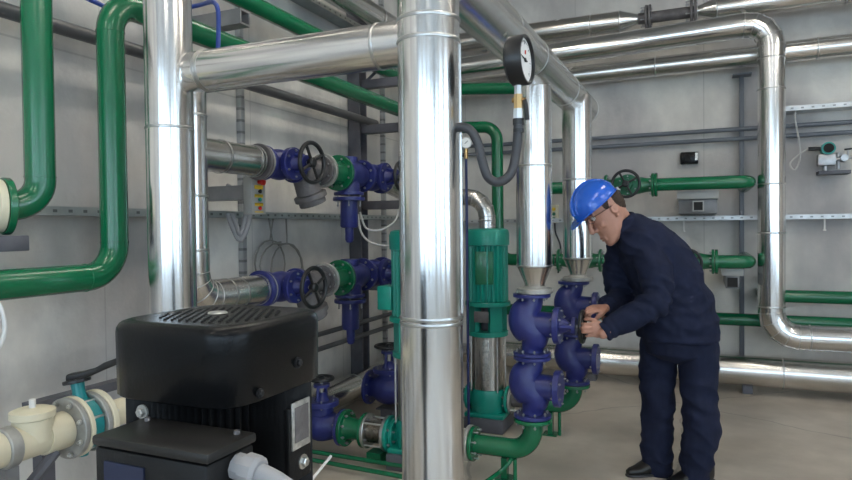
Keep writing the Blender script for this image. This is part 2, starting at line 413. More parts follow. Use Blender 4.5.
# ------------------------------------------------------------------ valves and flanges
def globe_valve(name, label, cat, c, a, bdir, L, Rf, rb, hb, m, wr=0, wd=0, group=None, skew=.0, wm=None, nb=8, base=None, yoke_label=None):
    """flanged valve: body along a, bonnet (and handwheel at distance wd) along bdir"""
    c, a, bd = V(c), V(a).normalized(), V(bdir).normalized()
    t = thing(name, label, cat, base or (c.x, c.y, c.z-Rf), group)
    tf = .022; h = L/2-tf; rn = Rf*.58
    b = MB()
    PS = [c-a*h, c-a*h*.80, c-a*h*.42-bd*skew, c-bd*skew*.95, c+a*h*.42+bd*skew*.35, c+a*h*.80+bd*skew*.1, c+a*h]; RS = [rn, rn*1.02, rb*.94, rb*1.03, rb*.9, rn*1.02, rn]
    def cr(Q, n=5):
        o_ = []
        for i in range(len(Q)-1):
            p0, p1, p2, p3 = Q[max(i-1, 0)], Q[i], Q[i+1], Q[min(i+2, len(Q)-1)]
            for k in range(n):
                t_ = k/n; o_.append((p1*2+(p2-p0)*t_+(p0*2-p1*5+p2*4-p3)*t_*t_+(p1*3-p0-p2*3+p3)*t_**3)*.5)
        return o_+[Q[-1]]
    b.tube(cr(PS), cr(RS), 32)
    b.lathe([(0, rb*.8), (hb*.75, rb*.74), (hb-.012, rb*.74)], c, bd, 28)
    part('body', b, m, t)
    for s in (-1, 1): flange(t, c+a*s*(L/2-tf/2-.0005), a, Rf, tf-.001, m, nb, 0, .0075, L=tf+.012)
    f = flange(t, c+bd*hb, bd, rb*1.08, .034, m, 6, 0, .007, 'bonnet', .04)
    if wd:
        side = bd.cross(a).normalized()
        b = MB(); b.lathe([(0, rb*.5), (.03, rb*.36), (.05, .022)], c+bd*(hb+.017), bd, 20); part('packing_gland', b, m, t)
        b = MB()
        for s in (-1, 1): b.tube([c+bd*(hb+.017)+side*s*rb*.55, c+bd*(hb+.05)+side*s*rb*.5, c+bd*(wd-.05)+side*s*rb*.42], .011, 10)
        b.lathe([(0, rb*.52), (.02, rb*.52)], c+bd*(wd-.055), bd, 20); part('yoke', b, m, t)
        b = MB(); b.cyl(c+bd*(hb+.03), c+bd*(wd+.012), .010, 12); part('stem', b, M['bsteel'], t)
        wheel(t, c+bd*wd, bd, wr, .0125, wm)
    return t

# ------------------------------------------------------------------ insulated pipes in front
def riser_bands(t, x, y, r, zs): bands(t, (x, y, 0), (x, y, 4), r, zs)
LX, LY, LR = -2.01, 2.0, .0935
t = thing('insulated_riser', 'tall shiny aluminium-clad pipe left of centre, behind the black motor', 'pipe', (LX, LY, 0))
b = MB(); b.cyl((LX, LY, .001), (LX, LY, ZC-.002), LR, 48); part('cladding', b, M['alu'], t)
riser_bands(t, LX, LY, LR, (.95, 1.915, 2.95, 3.7))
CX, CY, CR = -.85, 1.995, .106
HZ, HR = 2.4, .1055
t = thing('insulated_column', 'broad shiny aluminium-clad pipe column nearest the camera, right of the black motor', 'pipe', (CX, CY, 0))
b = MB(); b.tube([(CX, CY, .001), (CX, CY, 1.19)], CR, 56); part('lower_cladding', b, M['alu'], t)
b = MB(); b.tube([(CX, CY, 1.1905), (CX, CY, 2.2)], CR-.001, 56, fit1=((CX, 0, HZ), (0, 1, 0), HR)); part('upper_cladding', b, M['alu'], t)
riser_bands(t, CX, CY, CR, (1.178, 1.196, 2.12, 2.19))
b = MB(); d = (pt(461, 230, D=2.15)-V((CX, CY, 1.5))); d.z = 0; d.normalize(); p = V((CX, CY, 0))+d*(CR+.0005)
b.box((p.x, p.y, 1.66), (.006, .012, .9), Matrix.Rotation(math.atan2(d.y, d.x), 3, 'Z')); part('lap_seam', b, M['seam'], t)
# cross pipe between them, ends cut to the curve of both columns
PZ, PR, PY = 2.147, .081, 2.05
t = thing('insulated_cross_pipe', 'level aluminium-clad pipe joining the tall riser and the nearest column', 'pipe', (-1.45, CY, PZ-PR))
b = MB(); b.tube([(-1.5, PY, PZ), (-1.4, PY, PZ)], PR, 48, fit0=((LX, LY, 0), (0, 0, 1), LR+.0005), fit1=((CX, CY, 0), (0, 0, 1), CR+.0005)); part('cladding', b, M['alu'], t)
bands(t, (-1.86, PY, PZ), (0, PY, PZ), PR, (0, .014, .80))
# header running away along the room, with two drops
t = thing('insulated_header', 'thick aluminium-clad pipe slanting from top centre to a domed end above the worker', 'pipe', (CX, 3.3, HZ-HR))
b = MB(); b.tube([(CX, CY-.16, HZ), (CX, 5.08, HZ)], HR, 56); part('cladding', b, M['alu2'], t)
b = MB(); b.lathe([(0, HR+.001), (.03, HR*.97), (.055, HR*.82), (.075, HR*.55), (.085, HR*.2), (.086, .001)], (CX, 5.08, HZ), (0, 1, 0), 48); part('end_cap', b, M['alu2'], t)
b = MB(); b.lathe([(0, HR+.001), (.03, HR*.97), (.055, HR*.82), (.075, HR*.5), (.08, .001)], (CX, CY-.16, HZ), (0, -1, 0), 48); part('end_cap', b, M['alu2'], t)
bands(t, (CX, 0, HZ), (CX, 4, HZ), HR, (2.16, 3.35, 4.25, 5.07))
AX, AY, BX, BY, DR = -.902, 3.65, -.815, 4.55, .1025
SA, SB = .185, .222
for (x, y, lab, zb) in ((AX, AY, 'aluminium-clad drop pipe standing on the nearer blue valve stack', 1.265), (BX, BY, 'aluminium-clad drop pipe just behind the worker, on the farther blue valve stack', 1.265)):
    t = thing('insulated_drop_pipe', lab, 'pipe', (x, y, zb-.16), 'drop pipes under the header')
    b = MB(); b.tube([(x, y, zb), (x, y, 2.0)], DR, 48, fit1=((CX, 0, HZ), (0, 1, 0), HR+.0005)); part('cladding', b, M['alu'], t)
    riser_bands(t, x, y, DR, (zb+.006, 1.845 if y < 4 else 1.82))
    b = MB(); b.lathe([(0, DR*.96), (-.095, .058), (-.125, .055)], (x, y, zb-.002), (0, 0, 1), 40); part('cone', b, M['alu2'], t)
    flange(t, (x, y, zb-.139), (0, 0, 1), .104, .028, M['grey'], 0)
    b = MB(); b.lathe([(-.126, .075), (-.112, .060)], (x, y, zb), (0, 0, 1), 32); part('neck', b, M['grey'], t)
# blue valve stacks and green elbows below
for (x, y, lab, far, ez) in ((AX-.018, AY, 'nearer', 0, SA), (BX-.03, BY, 'farther', 1, SB)):
    globe_valve('globe_valve', 'blue globe valve the worker turns, on top of the nearer stack' if not far else 'upper blue globe valve of the farther stack, beside his sleeve', 'valve',
                (x, y, .929), (0, 0, -1), (1, 0, 0), .362, .108, .098, .15, M['blue'], .085, .29, 'stacked blue valves', .035)
    globe_valve('check_valve', 'blue check valve at the bottom of the %s stack' % lab, 'valve',
                (x, y, .566), (0, 0, -1), (1, 0, 0), .362, .108, .098, .15, M['blue'], 0, 0, 'stacked blue valves', .035)
    t = thing('green_elbow_pipe', 'green flanged elbow under the %s blue valve stack' % lab, 'pipe', (x-.2, y, ez-.08), 'green discharge elbows')
    px_ = -1.285 if not far else -1.13
    b = MB(); b.tube([(px_, y, ez), (x, y, ez), (x, y, .36)], .058, 28, .13, 10); part('pipe', b, M['green'], t)
    flange(t, (x, y, .372), (0, 0, 1), .110, .022, M['green'], 8, 0, .0075, L=.05)
    flange(t, (px_, y, ez), (1, 0, 0), .105, .024, M['green'], 8, 0, .0075, L=.06)
    flange(t, (px_-.026, y, ez), (1, 0, 0), .108, .024, M['grey'], 0)
    b = MB(); b.box((x-.17, y, (ez-.056)/2), (.035, .05, ez-.060)); b.box((x-.17, y, .005), (.1, .1, .008)); part('support_leg', b, M['green'], t)
    b = MB(); b.tube([(x-.10, y-.03, ez-.05), (x-.10, y-.03, .01)], .012, 12); part('drain_pipe', b, M['green'], t)
# ------------------------------------------------------------------ pumps
def pump(label, x, y, oz, box=False):
    t = thing('vertical_pump', label, 'pump', (x, y, 0), 'green vertical pumps')
    b = MB(); b.box((x, y, .05), (.30, .30, .098), bev=.006); part('plinth', b, M['dsteel'], t)
    b = MB(); b.box((x, y, .115), (.30, .26, .03), bev=.006); b.lathe([(0, .125), (.02, .135), (.14, .135), (.17, .125)], (x, y, .13), (0, 0, 1), 32)
    for s in (-1, 1): b.cyl((x, y, oz), (x+s*.15, y, oz), .055, 20)
    part('pump_foot', b, M['teal'], t)
    for s in (-1, 1): flange(t, (x+s*.152, y, oz), (1, 0, 0), .1, .022, M['teal'], 8, 0, .007, L=.035)
    b = MB(); b.cyl((x, y, .302), (x, y, .69), .121, 36); part('stage_casing', b, M['stainless'], t)
    b = MB(); b.box((x+.02, y-.122, .5), (.05, .012, .34), bev=.002); part('label_strip', b, M['plate'], t)
    b = MB()
    for s in (-1, 1):
        for q in (-1, 1): b.cyl((x+s*.1, y+q*.1, .29), (x+s*.1, y+q*.1, .71), .007, 8)
    part('tie_rods', b, M['steel'], t)
    b = MB(); b.disc((x, y, .71), (0, 0, 1), .150, .035)
    for k in range(4):
        a = PI/2*k+PI/4; b.box((x+.115*math.cos(a), y+.115*math.sin(a), .82), (.035, .10, .19), Matrix.Rotation(a, 3, 'Z'))
    b.disc((x, y, .93), (0, 0, 1), .168, .03); part('lantern', b, M['teal'], t)
    b = MB(); b.cyl((x, y, .73), (x, y, .91), .05, 20); part('coupling', b, M['dsteel'], t)
    b = MB(); n = 96; rg = []
    for z in (.946, .95, 1.375, 1.385):
        rg.append(b.ring([V((x, y, z))+V((math.cos(2*PI*k/n), math.sin(2*PI*k/n), 0))*(.152 if k % 4 in (0, 1) and .946 < z < 1.38 else .135) for k in range(n)]))
    for i in range(3): b.bridge(rg[i], rg[i+1])
    b.cap(rg[0], True); b.cap(rg[-1]); part('motor_housing', b, M['teal'], t, sharp=25)
    b = MB(); b.lathe([(0, .15), (.004, .163), (.09, .163), (.115, .155), (.125, .13), (.127, .02)], (x, y, 1.36), (0, 0, 1), 40); part('fan_cover', b, M['teal'], t)
    d = (CAM-V((x, y, 1.5))); d.z = 0; d.normalize(); rm = Matrix.Rotation(math.atan2(d.y, d.x), 3, 'Z')
    if box:
        b = MB(); b.box((x-.17, y-.04, 1.06), (.10, .13, .15), bev=.008); part('terminal_box', b, M['teal'], t)
    else:
        q = V((x, y, 1.23))+d*.154+V((.035, 0, 0)); b = MB(); b.box((q.x-.06, q.y, 1.2), (.008, .13, .24), rm, .003); part('motor_nameplate', b, M['dgreen'], t)
        b = MB(); b.box((x, y-.158, .845), (.11, .006, .08), bev=.002); part('nameplate', b, M['iron'], t)
    return t
P1, P2 = (-1.66, AY), (-1.48, BY)
pump('green vertical pump mostly hidden behind the broad column', *P1, SA, box=True)
pump('green vertical pump in full view right of the broad column', *P2, SB)
# connector between pump one and the nearer stack (mostly behind the column) and clamps on pump two
for (x0, x1, y, oz, lab) in ((P1[0]+.164, -1.325, AY, SA, 'short grey connector pipe behind the broad column at its foot'), (P2[0]+.164, -1.17, BY, SB, 'grey clamped connector between the green pump in view and its elbow')):
    t = thing('pump_connector', lab, 'pipe fitting', ((x0+x1)/2, y, oz-.1), 'grey pump connectors')
    b = MB(); b.cyl((x0+.004, y, oz), (x1-.002, y, oz), .05, 24); part('bellows', b, M['iron'], t)
    for k in range(4):
        a = PI/4+PI/2*k; b = MB(); b.cyl((x0+.004, y+.085*math.cos(a), oz+.085*math.sin(a)), (x1-.002, y+.085*math.cos(a), oz+.085*math.sin(a)), .006, 10); part('tie_rod', b, M['bsteel'], t)
    flange(t, (x0+.012, y, oz), (1, 0, 0), .098, .018, M['grey'], 0)
# suction side of pump one: green reducer, flexible joint, blue valve
y = AY-.02; z = SA
t = thing('flexible_joint', 'metal flexible joint with tie rods between two green flanges, low by the column', 'pipe fitting', (-1.928, y, z-.11))
b = MB(); pr = []
for k in range(33): pr.append((.12*k/32-.06, .064+.008*math.sin(k*PI/2.0)))
b.lathe(pr, (-1.928, y, z), (1, 0, 0), 28); part('bellows', b, M['stainless'], t)
for s in (-1, 1): flange(t, (-1.928+s*.07, y, z), (1, 0, 0), .112, .02, M['steel'], 8, 0, .0075, L=.03)
for k in range(4):
    a = PI/4+PI/2*k; b = MB(); b.cyl((-2.01, y+.1*math.cos(a), z+.1*math.sin(a)), (-1.846, y+.1*math.cos(a), z+.1*math.sin(a)), .007, 10); part('tie_rod', b, M['bsteel'], t)
flange(t, (-1.836, y, z), (1, 0, 0), .115, .022, M['teal'], 6, 0, .008, L=.03)
b = MB(); b.box((-1.928, y, .035), (.10, .14, .068)); part('support_block', b, M['dgreen'], t)
t = thing('green_reducer', 'green flanged pipe piece between the blue valve and the flexible joint', 'pipe fitting', (-2.09, y, z-.12))
b = MB(); b.lathe([(-.07, .085), (-.045, .075), (.04, .062), (.065, .06)], (-2.09, y, z), (1, 0, 0), 28); part('pipe', b, M['green'], t)
flange(t, (-2.165, y, z), (1, 0, 0), .120, .024, M['green'], 8, 0, .009, L=.04)
flange(t, (-2.02, y, z), (1, 0, 0), .112, .022, M['green'], 0)
globe_valve('globe_valve', 'blue valve with black handwheel half hidden behind the black motor', 'valve', (-2.351, y, z), (1, 0, 0), (0, 0, 1), .345, .120, .105, .15, M['blue'], .075, .31, 'blue shut-off valves on the floor lines', 0)
y2 = 4.45
globe_valve('globe_valve', 'blue valve with flat black handwheel left of the broad column, above the flexible joint', 'valve', (-2.26, y2, .24), (1, 0, 0), (0, 0, 1), .36, .135, .118, .15, M['blue'], .105, .335, 'blue shut-off valves on the floor lines', 0)
t = thing('suction_pipe', 'green suction pipe behind the broad column', 'pipe', (-1.85, y2, .2))
b = MB(); b.tube([(-2.078, y2, .24), (-1.9, y2, .24), (-1.8, BY, SB), (P2[0]-.165, BY, SB)], .055, 20); part('pipe', b, M['dgreen'], t)
t = thing('floor_steel_support', 'low dark stool under the blue valve left of the column', 'support', (-2.26, y2, 0))
b = MB(); b.box((-2.26, y2, .045), (.1, .12, .088)); part('post', b, M['dsteel'], t); b = MB(); b.box((-2.26, y2, .095), (.16, .16, .01)); part('plate', b, M['dsteel'], t)
# thin green drain lines on the floor
for i, (a_, c_) in enumerate((((296, 449), (402, 466)), ((296, 457), (404, 477)))):
    p, q = pt(*a_, Z=.04), pt(*c_, Z=.04); b = MB(); q2 = q+(q-p)*.25
    b.tube([p-(q-p)*.15, q2, q2+V((.05, 0, .0))], .014, 12)
    solo('drain_pipe', b, M['green'], ('thin green drain line on the floor, farther of two beside the motor', 'thin green drain line on the floor, nearer of two beside the motor')[i], 'pipe', 'green drain lines')
b = MB(); b.tube([pt(486, 482, Z=.05), pt(500, 472, Z=.06), pt(510, 462, Z=.12), pt(514, 452, Z=.15)], .013, 12, .05, 5)
solo('drain_pipe', b, M['green'], 'thin bent green drain pipe under the nearest green elbow', 'pipe')
b = MB()
p, q = pt(313, 478, D=1.55), pt(331, 456, D=1.62); b.tube([p-(q-p)*.9, p, q], .0035, 8); solo('thin_cable', b, M['white'], 'thin white cable beside the lower right corner of the black motor', 'cable')

# ------------------------------------------------------------------ gauges
gx, gy, gz = pt(518, 61, D=2.1)
t = thing('pressure_gauge', 'large round black-rimmed pressure gauge on a bent black tube by the column', 'gauge', (gx, gy, gz-.3))
o = V((gx, gy, gz)); R = .081; nrm = V((1, -.06, .02)).normalized(); x_, y_, _ = basis(nrm)
b = MB(); b.lathe([(-.026, R*.6), (-.026, R*.9), (-.018, R), (.030, R), (.034, R*.97), (.034, R*.9), (.022, R*.88), (.022, R*.5), (-.02, R*.5)], o, nrm, 44, True); b.lathe([(-.027, R*.6), (-.02, R*.6)], o, nrm, 32); part('case', b, M['black'], t)
b = MB(); b.lathe([(.014, R*.9), (.023, R*.9)], o, nrm, 44); dial = part('dial', b, M['dial'], t)
upv = V((0, 0, 1)); rgt = upv.cross(nrm).normalized(); f0 = o+nrm*.0236
b = MB()
for k in range(31):
    a = math.radians(225-270*k/30); d = rgt*math.cos(a)+upv*math.sin(a); l = .012 if k % 5 == 0 else .006
    b.tube([f0+d*(R*.78-l), f0+d*R*.78], .0006 if k % 5 else .001, 4)
part('scale_marks', b, M['ink'], dial)
b = MB(); d = (rgt*-.9+upv*.15).normalized(); b.tube([f0+nrm*.002-d*.015, f0+nrm*.002+d*.048], [.003, .001], 6); b.lathe([(0, .008), (.004, .006)], f0, nrm, 16); part('needle', b, M['ink'], t)
b = MB(); d = (rgt*.15+upv).normalized(); b.tube([f0+d*.02, f0+d*.032], .003, 6); part('red_pointer', b, M['red_ink'], t)
b = MB(); b.tube([o+V((0, 0, -R+.004)), o+V((0, 0, -R-.028))], .013, 6); part('stem', b, M['steel'], t)
b = MB(); b.tube([o+V((0, 0, -R-.028)), o+V((0, 0, -R-.075))], .015, 6); b.tube([o+V((-.02, 0, -R-.045)), o+V((.025, 0, -R-.05))], .009, 10); part('gauge_cock', b, M['brass'], t)
b = MB(); b.tube([o+V((.022, -.005, -R-.05)), o+V((.026, -.008, -R-.062)), o+V((.032, -.008, -R-.115))], .0075, 10, .01, 3); part('cock_lever', b, M['black'], t)
b = MB(); b.tube([o+V((0, 0, -R-.075)), o+V((0, 0, -R-.11))], .017, 6); part('union_nut', b, M['steel'], t)
b = MB(); s0 = o+V((0, 0, -R-.108))
SP = [s0, pt(516.5, 150, D=2.11), pt(511, 173, D=2.11), pt(499, 182, D=2.11), pt(488, 177, D=2.11), pt(482, 160, D=2.11), pt(477.5, 142, D=2.11), pt(470, 130, D=2.11), pt(460, 127, D=2.12), pt(455, 131, D=2.13), pt(454.5, 142, D=2.135)]
def smooth(P, n=5):
    out = []
    for i in range(len(P)-1):
        p0, p1, p2, p3 = P[max(i-1, 0)], P[i], P[i+1], P[min(i+2, len(P)-1)]
        for k in range(n):
            t_ = k/n; out.append(.5*((2*p1)+(p2-p0)*t_+(2*p0-5*p1+4*p2-p3)*t_*t_+(3*p1-p0-3*p2+p3)*t_**3))
    return out+[P[-1]]
b.tube(smooth(SP), .0155, 16); part('siphon_tube', b, M['rubber'], t)
b = MB(); b.lathe([(0, .019), (.02, .019)], s0+V((0, 0, -.02)), (0, 0, 1), 16); b.lathe([(0, .018), (.012, .018)], s0+V((0, 0, -.045)), (0, 0, 1), 16); part('clamp', b, M['black'], t)
# small gauge on a blue capillary
g = pt(466, 143, D=4.25); t = thing('small_pressure_gauge', 'small white pressure gauge on a thin blue tube right of the broad column', 'gauge', (g.x, g.y, .0))
n_ = (CAM-g); n_.z = 0; n_.normalize()
b = MB(); b.lathe([(-.02, .036), (.008, .039), (.012, .035)], g, n_, 28); part('case', b, M['steel'], t)
b = MB(); b.lathe([(.011, .033), (.0145, .033)], g, n_, 28); part('dial', b, M['dial'], t)
b = MB(); b.tube([g+n_*.016+V((-.01, 0, -.008)), g+n_*.016+V((.012, 0, .012))], .002, 6); part('needle', b, M['ink'], t)
b = MB(); b.cyl(g+V((0, 0, -.038)), g+V((0, 0, -.105)), .013, 8); part('brass_fitting', b, M['brass'], t)
b = MB(); b.tube([g+V((0, 0, -.105)), V((g.x, g.y, .002))], .009, 10); part('blue_tube', b, M['capillary'], t)

# ------------------------------------------------------------------ wall valve trains on the left
RX, RY, RR = -2.28, 2.39, .083
ZU, ZL = 1.875, 1.162
t = thing('branch_riser', 'slimmer aluminium-clad pipe just right of the tall riser, with two side branches', 'pipe', (RX, RY, ZL-.1))
b = MB(); b.tube([(RX, RY, ZL+.23), (RX, RY, 2.2)], RR, 40); b.lathe([(0, RR), (.02, RR*.9), (.035, RR*.5), (.04, .001)], (RX, RY, 2.2), (0, 0, 1), 40); part('cladding', b, M['alu'], t)
b = MB(); Pq = b.tube([(RX, RY, ZL+.232), (RX, RY, ZL), (RX, 2.62, ZL)], RR+.002, 40, .13, 4); part('elbow', b, M['alu2'], t, sharp=15); gores(t, Pq, RR+.002)
b = MB(); b.tube([(RX, 2.621, ZL), (RX, 2.90, ZL)], RR, 40); part('lower_branch', b, M['alu2'], t)
b = MB(); b.tube([(RX, RY+.3, ZU), (RX, 2.88, ZU)], RR-.0005, 40, fit0=((RX, RY, 0), (0, 0, 1), RR+.0005)); part('upper_branch', b, M['alu2'], t)
bands(t, (RX, RY, 0), (RX, RY, 1), RR, (ZL+.24, ZL+.5, 2.05))
bands(t, (RX, 0, ZL), (RX, 1, ZL), RR, (2.63, 2.72, 2.895), h=.002); bands(t, (RX, 0, ZU), (RX, 1, ZU), RR+.004, (2.60, 2.85, 2.875), h=.002)
flange(t, (RX, 2.913, ZU), (0, 1, 0), .102, .022, M['iron'], 0); flange(t, (RX, 2.935, ZU), (0, 1, 0), .098, .018, M['grey'], 8, 0, .007, L=.04)
flange(t, (RX, 2.913, ZL), (0, 1, 0), .106, .022, M['blue'], 0); flange(t, (RX, 2.935, ZL), (0, 1, 0), .1, .018, M['grey'], 8, 0, .007, L=.04)
for z, w_, nm in ((ZU, 'upper', 'top'), (ZL, 'lower', 'bottom')):
    zn = z
    globe_valve('globe_valve', 'blue valve with black handwheel first after the riser in the %s wall row' % w_, 'valve', (RX, 3.104, z), (0, 1, 0), (1, -.05, 0), .315, .098, .088, .10, M['blue'], .113, .235, 'blue valves in the wall rows')
    t = thing('strainer', 'dark cast iron strainer slanting down in the %s wall row' % w_, 'strainer', (RX, 3.43, z-.22), 'cast iron strainers')
    b = MB(); b.tube([(RX, 3.265, z), (RX, 3.555, z)], .064, 24)
    e = V((RX+.03, 3.39, z-.195)); s_ = V((RX, 3.32, z)); b.tube([s_, s_+(e-s_)*.8], [.068, .08], 24); part('body', b, M['iron'], t)
    dv = (e-s_).normalized(); b = MB(); b.disc(s_+(e-s_)*.9, dv, .103, .034); b.disc(s_+(e-s_)*1.07, dv, .085, .034); part('screen_cover', b, M['iron'], t)
    for yy in (3.274, 3.548): flange(t, (RX, yy, z), (0, 1, 0), .096, .02, M['iron'], 6, 0, .007, L=.03)
    t = thing('green_spool', 'short green flanged pipe piece in the %s wall row' % w_, 'pipe fitting', (RX, 3.67, z-.12), 'green flanged pieces in the wall rows')
    b = MB(); b.tube([(RX, 3.565, z), (RX, 3.77, z)], .085, 28); part('pipe', b, M['green'], t)
    flange(t, (RX, 3.572, z), (0, 1, 0), .112, .024, M['grey'], 8, 0, .009, L=.034); flange(t, (RX, 3.762, z), (0, 1, 0), .122, .024, M['green'], 8, 0, .0075, L=.03)
    t = thing('pressure_regulator', 'blue pressure regulator with its spring housing hanging down in the %s wall row' % w_, 'valve', (RX, 3.93, z-.5), 'hanging blue regulators')
    b = MB(); b.tube([(RX, 3.785, z), (RX, 3.84, z), (RX, 3.93, z), (RX, 4.02, z), (RX, 4.085, z)], [.075, .085, .105, .09, .07], 28); b.cyl((RX, 3.9, z+.02), (RX, 3.9, z+.12), .065, 24); b.cyl((RX, 3.9, z-.02), (RX, 3.9, z-.13), .08, 24); part('body', b, M['blue'], t)
    flange(t, (RX, 3.789, z), (0, 1, 0), .118, .02, M['blue'], 0); flange(t, (RX, 4.085, z), (0, 1, 0), .118, .024, M['blue'], 8, 0, .009, L=.034)
    flange(t, (RX, 3.9, z-.135), (0, 0, 1), .105, .022, M['blue'], 0); flange(t, (RX, 3.9, z-.172), (0, 0, 1), .112, .026, M['blue'], 6, 0, .008, L=.08)
    b = MB(); b.lathe([(-.185, .06), (-.36, .062), (-.372, .055), (-.375, .03)], (RX, 3.9, z), (0, 0, 1), 28); part('spring_housing', b, M['blue'], t)
    b = MB(); b.lathe([(-.374, .03), (-.455, .03), (-.475, .02), (-.48, .004)], (RX, 3.9, z), (0, 0, 1), 20); part('adjusting_cap', b, M['blue'], t)
    globe_valve('globe_valve', 'blue valve last in the %s wall row, beside the broad column' % w_, 'valve', (RX, 4.25, z), (0, 1, 0), (1, -.05, 0), .30, .112, .098, .11, M['blue'], .105, .25, 'blue valves in the wall rows')
t = thing('insulated_pipe_bend', 'small aluminium-clad bend arching down behind the green pump in view', 'pipe', (-1.66, 5.1, .1))
b = MB(); Pq = b.tube([(RX, 4.42, ZU-.02), (RX, 4.75, 1.80), (RX, 5.1, 1.75), (-1.66, 5.1, 1.75), (-1.66, 5.1, .3)], .07, 32, .17, 4); part('cladding', b, M['alu2'], t, sharp=15); gores(t, Pq, .07)
bands(t, (-1.66, 5.1, 0), (-1.66, 5.1, 1), .07, (1.55, 1.3))
flange(t, (RX, 4.411, ZU), (0, 1, 0), .11, .018, M['grey'], 0)
t = thing('insulated_pipe_bend', 'low aluminium-clad wall-row outlet pipe behind the broad column', 'pipe', (RX, 5.0, .3))
b = MB(); b.tube([(RX, 4.42, ZL), (RX, 5.4, ZL), (RX, 5.4, .19), (-2.5, 5.4, .19)], .07, 32, .14, 4, fit1=((-2.68, 0, .18), (0, 1, 0), .1015)); part('cladding', b, M['alu2'], t, sharp=15)
flange(t, (RX, 4.411, ZL), (0, 1, 0), .11, .018, M['grey'], 0)
# ------------------------------------------------------------------ green pipes
GR = .057
def gpipe(label, pts, seams=(), br=.14, group=None, r=GR, m='green', name='green_pipe'):
    P = [V(p) for p in pts]; lo = min(p.z for p in P)
    t = thing(name, label, 'pipe', (P[0].x, P[0].y, lo-r), group)
    b = MB(); b.tube(P, r, 28, br, 10); part('pipe', b, M[m], t)
    for p, d in seams:
        b = MB(); b.lathe([(-.004, r-.001), (-.003, r+.0016), (.003, r+.0016), (.004, r-.001)], p, d, 32, True); part('weld_seam', b, M[m], t)
    return t
F0 = V((-2.465, 1.76, 1.6)); FD = V((-.3, -.954, 0))
t = gpipe('short thick green pipe at far left turning into a flange at the frame edge', [(-2.465, 1.76, ZC-.005), (-2.465, 1.76, 1.6), F0+FD*.11], [((-2.465, 1.76, 1.72), (0, 0, 1))], .115)
flange(t, F0+FD*.124, FD, .112, .026, M['green'], 0)
b = MB(); b.disc(F0+FD*.153, FD, .104, .03); b.tube([F0+FD*.16, F0+FD*.85, V((XL+.004, (F0+FD*.85).y, 1.6))], .07, 28, .12, 6); part('cream_flange', b, M['cream'], t, 'cream plastic flange')
b = MB(); b.box((-2.675, 1.61, 1.455), (.505, .14, .06), bev=.004); solo('wall_bracket', b, M['dsteel'], 'dark steel bracket under the green flange at the left frame edge', 'bracket')
gpipe('long green pipe looping up from lower left and away along the left wall', [(XL+.003, .8, 1.305), (-2.36, .8, 1.305), (-2.36, 2.02, 1.305), (-2.36, 2.02, 2.5), (-2.36, 5.96, 2.49), (-1.83, 5.96, 2.46), (-1.83, 5.96, 1.18), (-1.27, 5.96, 1.18)],
      [((-2.36, 2.02, 2.36), (0, 0, 1)), ((-2.36, 2.02, 1.45), (0, 0, 1)), ((-2.36, 1.87, 1.305), (0, 1, 0))], .14)
gpipe('upper green pipe running along the left wall above the level clad pipe', [(-2.6, 1.2, 2.93), (-2.6, 5.96, 2.89), (-1.49, 5.96, 2.80), (-1.49, 5.96, 1.85), (-.825, 5.96, 1.85)], (), .14)
b = MB()
def wall_valve(x, z, label):
    t = globe_valve('gate_valve', label, 'valve', (x, 5.96, z), (1, 0, 0), (0, -1, 0), .42, .105, .085, .12, M['dgreen'], .112, .29, 'green wall valves', 0)
    return t
wall_valve(-.61, 1.85, 'green valve with black handwheel just behind the helmet of the worker')
wall_valve(-.13, 1.18, 'green valve mostly hidden behind the back of the worker')
t = gpipe('level green wall pipe right of the valve behind the helmet', [(-.375, 5.96, 1.85), (.345, 5.96, 1.85), (.345, YB-.003, 1.85)], (), .1)
flange(t, (-.385, 5.96, 1.85), (1, 0, 0), .105, .024, M['green'], 0)
t = gpipe('short green wall pipe emerging right of the back of the worker', [(.105, 5.96, 1.18), (.345, 5.96, 1.18), (.345, YB-.003, 1.18)], (), .1)
flange(t, (.095, 5.96, 1.18), (1, 0, 0), .105, .024, M['green'], 0)
globe_valve('check_valve', 'green flanged valve peeping out either side of the cone on the farther drop pipe', 'valve', (-1.05, 5.96, 1.18), (1, 0, 0), (0, 0, 1), .4, .105, .085, .13, M['dgreen'], 0, 0, None, 0)
t = gpipe('green wall pipe hidden behind the worker between two valves', [(-.845, 5.96, 1.18), (-.345, 5.96, 1.18)], (), .1)
gpipe('lowest green pipe along the back wall behind the worker', [(-2.2, YB-.003, .635), (-2.2, 6.45, .635), (5.1, 6.45, .62)], (), .1, 'low green back wall pipes')
gpipe('short upper green pipe on the back wall at the right frame edge', [(.5, YB-.003, .85), (.5, 6.5, .85), (5.1, 6.5, .85)], (), .1, 'low green back wall pipes')

# ------------------------------------------------------------------ clad pipes of the back wall
def stays(t, xs, y, z, r, dz=0):
    for x in xs:
        b = MB(); b.box((x, (y+r+YB)/2-.002, z+dz*(x+2.6)), (.04, YB-y-r+.002, .04)); part('wall_stay', b, M['gsteel'], t)
def clad(label, P, r, br=None, n=4, sb=(), m='alu2', group=None):
    P = [V(p) for p in P]; t = thing('insulated_pipe', label, 'pipe', (P[0].x, P[0].y, min(p.z for p in P)-r), group)
    b = MB(); Pq = b.tube(P, r, 40, br, n); part('cladding', b, M[m], t, sharp=15); gores(t, Pq, r)
    for p, d in sb: bands(t, p, V(p)+V(d), r, (0,), h=.003)
    return t
X_ = (1, 0, 0); Z_ = (0, 0, 1)
t = clad('thick clad pipe lying along the foot of the back wall', [(-2.2, 6.3, .2), (5.15, 6.3, .2)], .132, sb=[((x, 6.3, .2), X_) for x in (-1.2, -.1, .62, 1.55)])
for x in (-1.0, .35, 2.2):
    b = MB(); b.box((x, 6.33, .036), (.08, .14, .07)); part('support_block', b, M['dsteel'], t)
